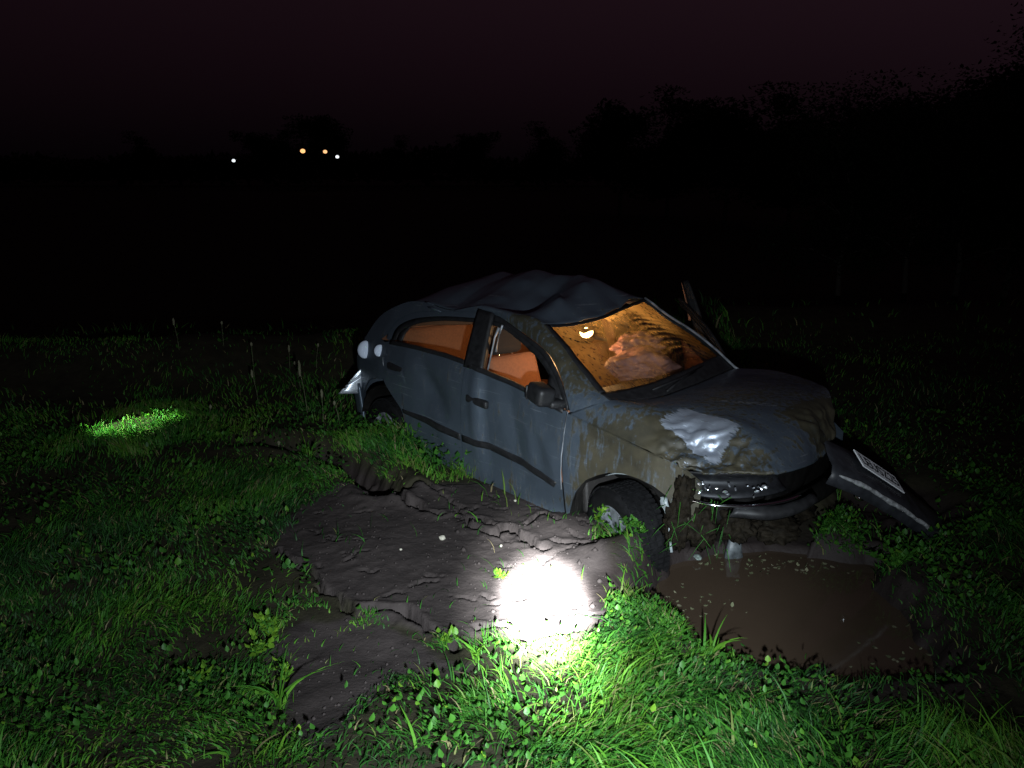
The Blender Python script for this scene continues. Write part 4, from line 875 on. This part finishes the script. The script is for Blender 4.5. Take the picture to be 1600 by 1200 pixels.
# ================================================================== grass (uncountable)
def blades(x, y, L, w, lean, tint, seg=3, seed=1, dirn=None):
    r = np.random.default_rng(seed); n = len(x); z = height(x, y) - .004
    az = r.uniform(0, 2 * np.pi, n) if dirn is None else dirn; fa = r.uniform(0, 2 * np.pi, n)
    dx, dy = np.cos(az), np.sin(az); wx, wy = np.cos(fa), np.sin(fa)
    V = []
    for k in range(seg + 1):
        t = k / seg; out = lean * L * t ** 1.8; up_ = L * (t - .38 * lean * t ** 2.4)
        cx, cy, cz = x + dx * out, y + dy * out, z + up_; ww = w * (1 - t) ** .7 * (.75 + .5 * min(1, 3 * t)) * .5
        if k < seg: V += [np.c_[cx - wx * ww, cy - wy * ww, cz], np.c_[cx + wx * ww, cy + wy * ww, cz]]
        else: V.append(np.c_[cx, cy, cz])
    m = 2 * seg + 1; P = np.stack(V, 1).reshape(-1, 3); b = (np.arange(n) * m)[:, None]
    Q = np.concatenate([b + np.array([[2 * k, 2 * k + 1, 2 * k + 3, 2 * k + 2]]) for k in range(seg - 1)]) if seg > 1 else np.zeros((0, 4), int)
    T = b + np.array([[2 * seg - 2, 2 * seg - 1, 2 * seg]])
    return P, Q, T, np.repeat(tint, m)
def scatter(n, x0, x1, y0, y1, r):
    x = r.uniform(x0, x1, n); y = r.uniform(y0, y1, n); return x, y
def keep_mask(x, y, r, mudp=.985):
    z = height(x, y); c, cx, cy = in_car(x, y)
    k = (~c) & (z > WATER_Z + .012)
    bm_ = np.maximum(sst((poly_sd(MUD1, x, y) + .10 + .25 * vfbm(x * 4, y * 4, 3)) / .16), sst((poly_sd(MUD2, x, y) + .08 + .35 * vfbm(x * 4, y * 4, 3)) / .2)); k &= r.random(len(x)) > bm_ * mudp
    k &= ~((seg_dist(RUT, x, y) < .11))
    k &= np.abs(x) < .72 * y + 1.0      # what the view can hold, with a margin for a side step
    wetb = poly_sd(CHURN, x, y) > -.03; k &= ~(wetb & (r.random(len(x)) < .9))   # churned mud by the bumper
    wet2 = (x > 1.8) & (x < 2.3) & (y > 2.6) & (y < 3.3); k &= ~(wet2 & (r.random(len(x)) < .6))
    return k
pack = []
def add_blades(n, box, Lr, wr, leanr, seed, seg=3, tb=0., clump=.0, patch=None):
    r = np.random.default_rng(seed); x, y = scatter(n, *box, r)
    if clump: 
        x = x + clump * r.normal(size=n) * 0
    dens = vfbm(x * 1.7 + 31, y * 1.7, 4); k = keep_mask(x, y, r) & (r.random(n) < np.clip(.60 + 1.7 * dens, .06, 1))
    k &= r.random(n) < np.where(((x > 1.6 + .12 * y) & (y > 4.6)), .22, 1.0) * np.where((y > 6.6) & (x < -.5), .5, 1.0) * np.where(y > 9.0, .4, 1.0)
    if patch is not None: k &= patch(x, y)
    x, y = x[k], y[k]; n = len(x); lg = 1 + 1.1 * vfbm(x * 1.3, y * 1.3 + 40, 3)
    L = r.uniform(*Lr, n) * np.clip(lg, .45, 1.7); w = r.uniform(*wr, n); lean = r.uniform(*leanr, n)
    t = np.clip(.36 + .75 * vfbm(x * 2.3 + 9, y * 2.3, 3) + r.normal(0, .16, n) + tb, 0, .9); dk = r.random(n) < .09; t[dk] = r.uniform(.90, 1, int(dk.sum()))
    L = L * np.where(x < -.9, .72, 1.0) * np.where((x > 1.6 + .12 * y) & (y > 4.6), .6, 1.0) * np.where((poly_sd(POOL, x, y) > -.32) & (y < 3.4), .45, 1.0)
    az = 9 * vfbm(x * 1.1 + 5, y * 1.1, 3) + r.normal(0, .9, n)
    P, Q, T, ti = blades(x, y, L, w, lean, t, seg, seed + 100, az); pack.append((P, Q, T, ti))
add_blades(120000, (-2.6, 2.7, 1.5, 3.3), (.03, .095), (.003, .008), (.3, 1.2), 11)
add_blades(1800, (-2.6, 2.7, 1.5, 3.3), (.09, .17), (.007, .013), (.4, 1.1), 12, 4, .1)
add_blades(130000, (-4.5, 4.5, 3.2, 5.8), (.035, .10), (.004, .009), (.3, 1.2), 13)
add_blades(105000, (-7.5, 8, 5.6, 9.5), (.05, .13), (.007, .013), (.2, .9), 14, 2)
add_blades(70000, (-14, 15, 9.3, 18), (.10, .24), (.015, .03), (.2, .8), 15, 2)
add_blades(30000, (-26, 30, 17.5, 34), (.15, .32), (.04, .08), (.2, .7), 16, 2)
# lush fringe along the sill and beside the front wheel
def fringe(x, y):
    _, cx, cy = in_car(x, y); return (cx > -2.6) & (cx < -.45) & (cy < -.70) & (cy > -1.02 - .16 * np.clip(-1.0 - cx, 0, 1) + .25 * np.abs(vfbm(x * 3, y * 3, 2)))
add_blades(60000, (-2, 1.2, 3.6, 6.6), (.08, .18), (.006, .012), (.15, .8), 17, 3, .14, patch=fringe)
def bank(x, y): return (np.hypot((x - .60) / .22, (y - 3.18) / .28) < 1) | (np.hypot((x - .74) / .34, (y - 3.72) / .15) < 1)
add_blades(26000, (.2, 1.4, 2.8, 4.2), (.06, .16), (.006, .012), (.4, 1.1), 18, 3, .16, patch=bank)
def litpatch(x, y): return np.hypot((x + 2.98) / .6, (y - 5.8) / .7) < 1
add_blades(16000, (-3.7, -2.3, 5.0, 6.6), (.07, .14), (.006, .011), (.15, .7), 20, 3, .16, patch=litpatch)
def nose(x, y): return np.hypot((x - 1.74) / .44, (y - 4.12) / .26) < 1
add_blades(22000, (1.2, 2.3, 3.75, 4.5), (.05, .13), (.005, .010), (.5, 1.2), 19, 3, .05, patch=nose)
off = 0; PP, QQ, TT, AA = [], [], [], []
for P, Q, T, ti in pack: PP.append(P); QQ.append(Q + off); TT.append(T + off); AA.append(ti); off += len(P)
gr = big_mesh('grass', np.concatenate(PP), np.concatenate(QQ), np.concatenate(TT), GRASSMAT, {'tint': np.concatenate(AA)})
tag(gr, 'wet green grass covering the field and bank', 'grass', None, 'stuff')
# broad-leaved ground cover
def leaves(x, y, z, s, tint, seed, up_=.5):
    r = np.random.default_rng(seed); n = len(x); az = r.uniform(0, 2 * np.pi, n); el = r.normal(up_, .45, n)
    d = np.c_[np.cos(az) * np.cos(el), np.sin(az) * np.cos(el), np.sin(el)]; sd = np.c_[-np.sin(az), np.cos(az), 0 * az]; nn = np.cross(d, sd); c = np.c_[x, y, z]; s = s[:, None]
    wr = r.uniform(.28, .5, n)[:, None]
    P = np.stack([c, c + d * s * .35 + sd * s * wr * .9 + nn * s * -.10, c + d * s * .75 + sd * s * wr * .7 + nn * s * -.12, c + d * s * 1.05 + nn * s * .1, c + d * s * .75 - sd * s * wr * .7 + nn * s * -.12, c + d * s * .35 - sd * s * wr * .9 + nn * s * -.10, c + d * s * .5], 1).reshape(-1, 3)
    b = (np.arange(n) * 7)[:, None]; T = np.concatenate([b + np.array([[6, i, (i + 1) % 6]]) for i in range(6)]); return P, T, np.repeat(tint, 7)
r = np.random.default_rng(55); LP = []
for (n, box, sr, hr, pf) in ((5200, (-2.6, 2.7, 1.6, 3.4), (.012, .032), (.02, .09), None), (9000, (-4.2, 4.2, 3.3, 6.2), (.015, .04), (.02, .11), None), (5000, (-2, 1.2, 3.6, 6.4), (.02, .05), (.05, .20), fringe), (2400, (.2, 1.4, 2.9, 4.2), (.012, .028), (.03, .09), bank), (3500, (1.5, 3.2, 3.0, 4.9), (.018, .04), (.02, .08), None), (6500, (1.2, 2.3, 3.75, 4.5), (.014, .03), (.03, .10), nose)):
    x, y = scatter(n, *box, r); k = keep_mask(x, y, r, 1.0) & (vfbm(x * 2.2 + 70, y * 2.2, 3) > -.05 if pf is None else np.ones(n, bool))
    if pf: k &= pf(x, y)
    x, y = x[k], y[k]; m = len(x); LP.append(leaves(x, y, height(x, y) + r.uniform(*hr, m), r.uniform(*sr, m), np.clip(r.normal(.4, .2, m), 0, 1), int(r.integers(1e6))))
# weeds drowned along the water edge below the bumper
off = 0; PP, TT, AA = [], [], []
for P, T, ti in LP: PP.append(P); TT.append(T + off); AA.append(ti); off += len(P)
lf = big_mesh('broadleaf_weeds', np.concatenate(PP), np.zeros((0, 4), int), np.concatenate(TT), LEAFMAT, {'tint': np.concatenate(AA)})
tag(lf, 'low broad-leaved weeds mixed into the grass', 'weeds', None, 'stuff')

r_ = np.random.default_rng(91); x = np.r_[r_.normal(1.45, .22, 90), r_.normal(.85, .12, 40), r_.normal(1.75, .12, 30)]; y = np.r_[r_.normal(3.86, .06, 90), r_.normal(3.45, .1, 40), r_.normal(3.0, .15, 30)]; k = height(x, y) < WATER_Z - .01; x, y = x[k], y[k]
P, T, ti = leaves(x, y, np.full(len(x), WATER_Z + .004), r_.uniform(.010, .030, len(x)), r_.uniform(.2, 1., len(x)), 92, .02); P[:, 2] = np.maximum(P[:, 2], WATER_Z + .002)
tag(big_mesh('floating_litter', P, np.zeros((0, 4), int), T, STALKMAT, {'tint': ti}), 'bits of leaf and straw floating on the puddle', 'leaf litter', None, 'stuff')

# ================================================================== single weeds one can pick out
def stalk(x, y, hgt, lb, seed, head=.03, lean=(0, 0)):
    r = np.random.default_rng(seed); e = empty('seed_stalk', lb, 'weed', (x, y, gz1(x, y) - .01), 0, 'seed-head stalks in the grass')
    P = [np.array((0, 0, 0)), np.array((lean[0] * .3, lean[1] * .3, hgt * .5)), np.array((lean[0], lean[1], hgt))]; v, f = tube(cr(P, 6), [.004, .004, .0035, .003, .003, .003], 5)
    def tinted(name, v, f, m, t):
        o = mobj(name, v, f, m, e, True); a = o.data.attributes.new('tint', 'FLOAT', 'POINT'); a.data.foreach_set('value', [t + r.normal(0, .1) for _ in o.data.vertices]); return o
    tinted('stem', v, f, STALKMAT, .35)
    bm = bmesh.new(); bmesh.ops.create_icosphere(bm, subdivisions=2, radius=1)
    for q in bm.verts: k = 1 + .3 * fbm(q.co * 3 + Vector((seed, 0, 0)), 1.5); q.co = Vector((q.co.x * .011 * k, q.co.y * .011 * k, q.co.z * head)) + Vector((lean[0], lean[1], hgt))
    me = bpy.data.meshes.new('seed_head'); bm.to_mesh(me); bm.free(); me.materials.append(STALKMAT); o = link(bpy.data.objects.new('seed_head', me), e)
    a = me.attributes.new('tint', 'FLOAT', 'POINT'); a.data.foreach_set('value', [.85] * len(me.vertices))
    m = 6; P, T, ti = leaves(r.normal(0, .012, m), r.normal(0, .012, m), r.uniform(.02, hgt * .7, m), r.uniform(.03, .06, m), np.full(m, .4), seed)
    big_mesh('leaves', P, np.zeros((0, 4), int), T, LEAFMAT, {'tint': ti}, e)
ST = [(-3.36, 7.59, .30, 'tall pale seed stalk, leftmost on the dark ridge'), (-2.96, 7.73, .26, 'seed stalk just right of the leftmost one on the dark ridge'), (-2.44, 7.05, .42, 'tall round-headed seed stalk in the dark grass left of the car'),
      (-2.25, 6.55, .30, 'leafy seed stalk below the tall round-headed stalk'), (-1.98, 6.95, .28, 'thin seed stalk nearest the rear of the car'), (-1.69, 6.08, .46, 'tallest upright stalk with a narrow head left of the rear wheel'),
      (-1.54, 5.99, .26, 'short leafy stalk right of the tallest upright stalk'), (-1.40, 5.95, .20, 'short stalk with pale tip in front of the rear bumper'), (-1.80, 5.55, .14, 'bare pale twig at the end of the wheel rut'),
      (-2.20, 7.40, .22, 'small far stalk behind the round-headed stalk'), (-1.95, 7.45, .26, 'small far stalk closest to the dark bumper shadow'), (-2.5, 6.05, .14, 'short stalk alone in grass right of the bright green patch')]
for i, (x, y, hh, lb) in enumerate(ST): stalk(x, y, hh, lb, 300 + i, .02 + .02 * (i % 3 == 0) + .05 * (i == 5), (random.uniform(-.04, .04), random.uniform(-.03, .03)))
def leafy(x, y, hgt, spread, n, lb, seed, ls=(.02, .04), t=.85, nm='leafy_weed'):
    r = np.random.default_rng(seed); e = empty(nm, lb, 'weed', (x, y, gz1(x, y) - .005), 0, 'yellow-green weeds on the mud'); V, F = [], []; lx, ly, lz = [], [], []
    for k in range(6):
        a = r.uniform(0, 2 * np.pi); tp = np.array((spread * math.cos(a) * r.uniform(.3, 1), spread * math.sin(a) * r.uniform(.3, 1), hgt * r.uniform(.6, 1))); pts = cr([np.zeros(3), tp * (.45, .45, .6), tp], 5)
        v, f = tube(pts, [.003, .003, .0025, .002, .0015], 4); o_ = len(V); V += v; F += [tuple(i + o_ for i in q) for q in f]
        for q in pts[1:]:
            for _ in range(max(1, n // 24)): lx.append(q[0]); ly.append(q[1]); lz.append(q[2])
    o = mobj('stems', V, F, LEAFMAT, e, True); a = o.data.attributes.new('tint', 'FLOAT', 'POINT'); a.data.foreach_set('value', [.4] * len(V))
    lx, ly, lz = map(np.array, (lx, ly, lz)); m = len(lx); P, T, ti = leaves(lx + r.normal(0, .006, m), ly + r.normal(0, .006, m), lz, r.uniform(*ls, m), np.clip(r.normal(t, .12, m), 0, 1), seed + 1)
    big_mesh('leaves', P, np.zeros((0, 4), int), T, LEAFMAT, {'tint': ti}, e)
for i, a in enumerate(((-1.05, 2.97, .12, .07, 60, 'bright yellow-green weed at the upper left corner of the lower mud'), (-1.09, 2.82, .10, .08, 60, 'yellow-green weed just below the brightest corner weed'), (-1.22, 2.62, .07, .07, 40, 'low yellowish weed left of the lower mud patch'),
                       (-.90, 2.64, .08, .05, 30, 'small weed growing out of the lower mud patch'), (.49, 4.05, .17, .10, 90, 'bright green weed standing beside the front wheel'), (.43, 4.37, .15, .08, 60, 'green weed against the front wheel arch'),
                       (.08, 4.64, .14, .09, 60, 'weed below the front door at the mud edge'), (-.06, 3.48, .03, .03, 24, 'tiny seedling on the mud left of the torch spot'), (-.29, 2.90, .05, .06, 24, 'seedling at the lower rim of the mud slab'),
                       (1.98, 3.58, .12, .20, 120, 'leafy clump jutting over the right edge of the puddle'), (1.78, 2.75, .08, .12, 72, 'small leafy clump right of the lower puddle edge'), (.69, 3.70, .09, .12, 72, 'trampled leafy weed between front wheel and puddle'))):
    leafy(*a, 500 + i * 7, t=.85 if i not in (9, 10, 11) else .55)
# coarse long-bladed tuft by the lower mud
def tuft(x, y, n, L, w, lb, seed):
    r = np.random.default_rng(seed); e = empty('grass_tuft', lb, 'grass tuft', (x, y, 0), 0, 'coarse grass tufts')
    P, Q, T, ti = blades(r.normal(x, .02, n), r.normal(y, .02, n), r.uniform(*L, n), r.uniform(*w, n), r.uniform(.5, 1.1, n), r.uniform(.5, .8, n), 5, seed); P[:, 0] -= x; P[:, 1] -= y
    big_mesh('blades', P, Q, T, GRASSMAT, {'tint': ti}, e)
tuft(-.85, 2.40, 11, (.16, .26), (.010, .016), 'coarse tuft with long flat blades reaching over the lower mud', 71)
tuft(.18, 2.76, 11, (.10, .17), (.008, .014), 'tall broad-bladed tuft at the lower rim of the torch spot', 72)
tuft(.60, 2.76, 9, (.10, .18), (.008, .014), 'broad-bladed tuft leaning toward the puddle', 73)
tuft(-.15, 2.76, 10, (.10, .17), (.008, .014), 'broad-bladed tuft left of the torch spot on the mud rim', 74)
tuft(.84, 2.86, 9, (.12, .20), (.008, .013), 'tall tuft standing on the bank edge over the puddle', 75)
tuft(-1.50, 5.30, 22, (.12, .24), (.006, .010), 'dry pale tuft lying across the wheel rut', 76)

# ================================================================== trees
def tree_meshes(seed, hgt, crown_r, nl, leaf, slim):
    r = np.random.default_rng(seed); tw = .045 * hgt ** .75 * (.6 if slim else 1)
    tp = [np.array((0, 0, -.1))]; 
    for k in range(1, 6): tp.append(np.array((r.normal(0, .06 * k * hgt / 8), r.normal(0, .06 * k * hgt / 8), hgt * .17 * k)))
    parts = [tube(tp, [tw * (1 - .15 * k) for k in range(6)], 8)]; tips = [tp[-1], tp[-2]]
    for k in range(9):
        b = tp[r.integers(2, 6)]; a = r.uniform(0, 2 * np.pi); L = crown_r * r.uniform(.6, 1.1); e = b + np.array((L * math.cos(a), L * math.sin(a), L * r.uniform(.2, .9))); mid = (b + e) / 2 + np.array((0, 0, .12 * L)); parts.append(tube([b, mid, e], [tw * .4, tw * .25, tw * .08], 5)); tips += [e, mid]
    v, f = merge(parts); tm = mesh_data('trunk', v, f, BARK, True)
    tips = np.array(tips); cl = tips[r.integers(0, len(tips), 40)] + r.normal(0, crown_r * .28, (40, 3)); cs = r.uniform(.18, .42, 40) * crown_r
    ci = r.integers(0, 40, nl); p = cl[ci] + np.clip(r.normal(0, 1, (nl, 3)), -1.5, 1.5) * cs[ci][:, None] * np.array((1, 1, .75)); p[:, 2] = np.maximum(p[:, 2], hgt * .22)
    P, T, ti = leaves(p[:, 0], p[:, 1], p[:, 2], r.uniform(.6, 1.3, nl) * leaf, np.clip(r.normal(.5, .25, nl), 0, 1), seed + 1, .1)
    o = big_mesh('crown', P, np.zeros((0, 4), int), T, TREELEAF, {'tint': ti}); cm = o.data; bpy.data.objects.remove(o); return tm, cm
TV = [tree_meshes(901, 5.2, 1.5, 16000, .10, True), tree_meshes(902, 6.0, 1.8, 16000, .11, True), tree_meshes(903, 9.5, 3.2, 9000, .46, False), tree_meshes(904, 10.5, 3.6, 9000, .50, False)]
def tree(x, y, s, var, lb, grp, rz=0):
    z = gz1(x, y); e = empty('tree', lb, 'tree', (x, y, z), rz, grp); e.scale = (s, s, s); link(bpy.data.objects.new('trunk', TV[var][0]), e); link(bpy.data.objects.new('crown', TV[var][1]), e)
g1 = 'slim trees along the right edge of the field'
for i, (x, y, s, v, lb) in enumerate(((7.2, 16.9, .74, 0, 'slim dark tree, farthest left of the faint pale trunks'), (8.65, 16.9, .70, 1, 'slim dark tree, second of the faint pale trunks'), (9.45, 16.4, .80, 0, 'slim dark tree with faint trunk, third from the left at right'), (10.6, 16.5, .80, 1, 'dark tree rising at the right picture edge'), (11.9, 16.6, .92, 1, 'tallest dark tree cut off by the right picture edge'))): tree(x, y, s, v, lb, g1, i * 1.3)
g2 = 'dark tree line behind the field'
for i, (x, y, s, v, lb) in enumerate(((19, 34, .55, 2, 'dark tree behind the slim trunks at far right'), (17, 38, .52, 3, 'dark tree in the line behind the second slim trunk'), (15.5, 44, .62, 2, 'dark tree in the far line above the leftmost slim trunk'), (13.5, 50, .60, 3, 'dark tree in the far line left of the slim trunks'), (11, 56, .68, 2, 'dark tree above the bonnet in the far line'), (8.2, 60, .62, 3, 'last tall tree of the far line, above the windscreen'), (22, 36, .62, 3, 'broad dark tree at the right end of the far line'))): tree(x, y, s, v, lb, g2, i * .9)
g3 = 'far trees on the horizon at left'
for i, (x, y, s, v, lb) in enumerate(((-38, 135, .85, 2, 'distant tree left of the two orange lamps'), (-34, 140, 1.0, 3, 'distant tree just behind the orange lamps'), (-46, 150, .8, 3, 'distant tree left of the lone white lamp'), (-22, 150, .75, 2, 'distant tree right of the lamp group'), (-8, 150, .8, 3, 'distant tree above the roof of the car'), (6, 140, .9, 2, 'distant tree right of the car roof on the horizon'), (-70, 150, .8, 2, 'distant tree at far left on the horizon'))): tree(x, y, s, v, lb, g3, i * 1.7)

r_ = np.random.default_rng(77); n = 26000; x = r_.uniform(-190, 190, n); top = 3.2 + 5.5 * (vfbm(x * .045, x * 0, 4) + .35) + 3.5 * sst((x - 10) / 60); z = r_.random(n) ** .8 * np.maximum(top, 1.5) + r_.normal(0, .3, n)
P, T, ti = leaves(x, 175 + r_.uniform(-6, 6, n), z + .2, r_.uniform(1.0, 2.0, n), np.clip(r_.normal(.4, .2, n), 0, 1), 78, .1)
tag(big_mesh('distant_woods', P, np.zeros((0, 4), int), T, TREELEAF, {'tint': ti}), 'far dark woods along the horizon', 'woods', None, 'stuff')

# ================================================================== far lamps
def street_lamp(x, y, z, col, strength, r, lb):
    g0 = gz1(x, y); e = empty('street_lamp', lb, 'lamp', (x, y, g0), 0, 'far lamps on the horizon')
    v, f = tube([(0, 0, 0), (0, 0, z - g0 - r)], [.07, .05], 8); mobj('pole', v, f, UNDER, e)
    v, f = tube([(0, 0, z - g0 - r * 1.1), (0, 0, z - g0 - r * .9)], [r * .7, r * .7], 12); mobj('collar', v, f, UNDER, e)
    bm = bmesh.new(); bmesh.ops.create_icosphere(bm, subdivisions=3, radius=r)
    for q in bm.verts: q.co.z *= .85
    bmesh.ops.translate(bm, vec=(0, 0, z - g0), verts=bm.verts); from_bm('globe', bm, mat('lamp_globe', col, .5, emis=col, estr=strength), e, True)
YL = 130.0
for (u, v, col, s, r, lb) in ((365, 251, (.9, .95, 1.0), 1.1, .30, 'lone white lamp, leftmost on the far horizon'), (473, 236, (1.0, .45, .17), 1.7, .40, 'larger orange lamp, left one of the pair on the horizon'), (508, 237, (1.0, .50, .22), 1.4, .33, 'smaller orange lamp, right one of the pair on the horizon'), (527, 245, (.92, .96, 1.0), 1.2, .30, 'white lamp just right of and below the orange pair')):
    a = rad(15.5); dx, dy = (u - 800) / 1204, (v - 600) / 1204; wy = math.cos(a) - math.sin(a) * dy; wz = -math.sin(a) - math.cos(a) * dy
    street_lamp(dx / wy * YL, YL, 2.2384 + wz / wy * YL, col, s, r, lb)
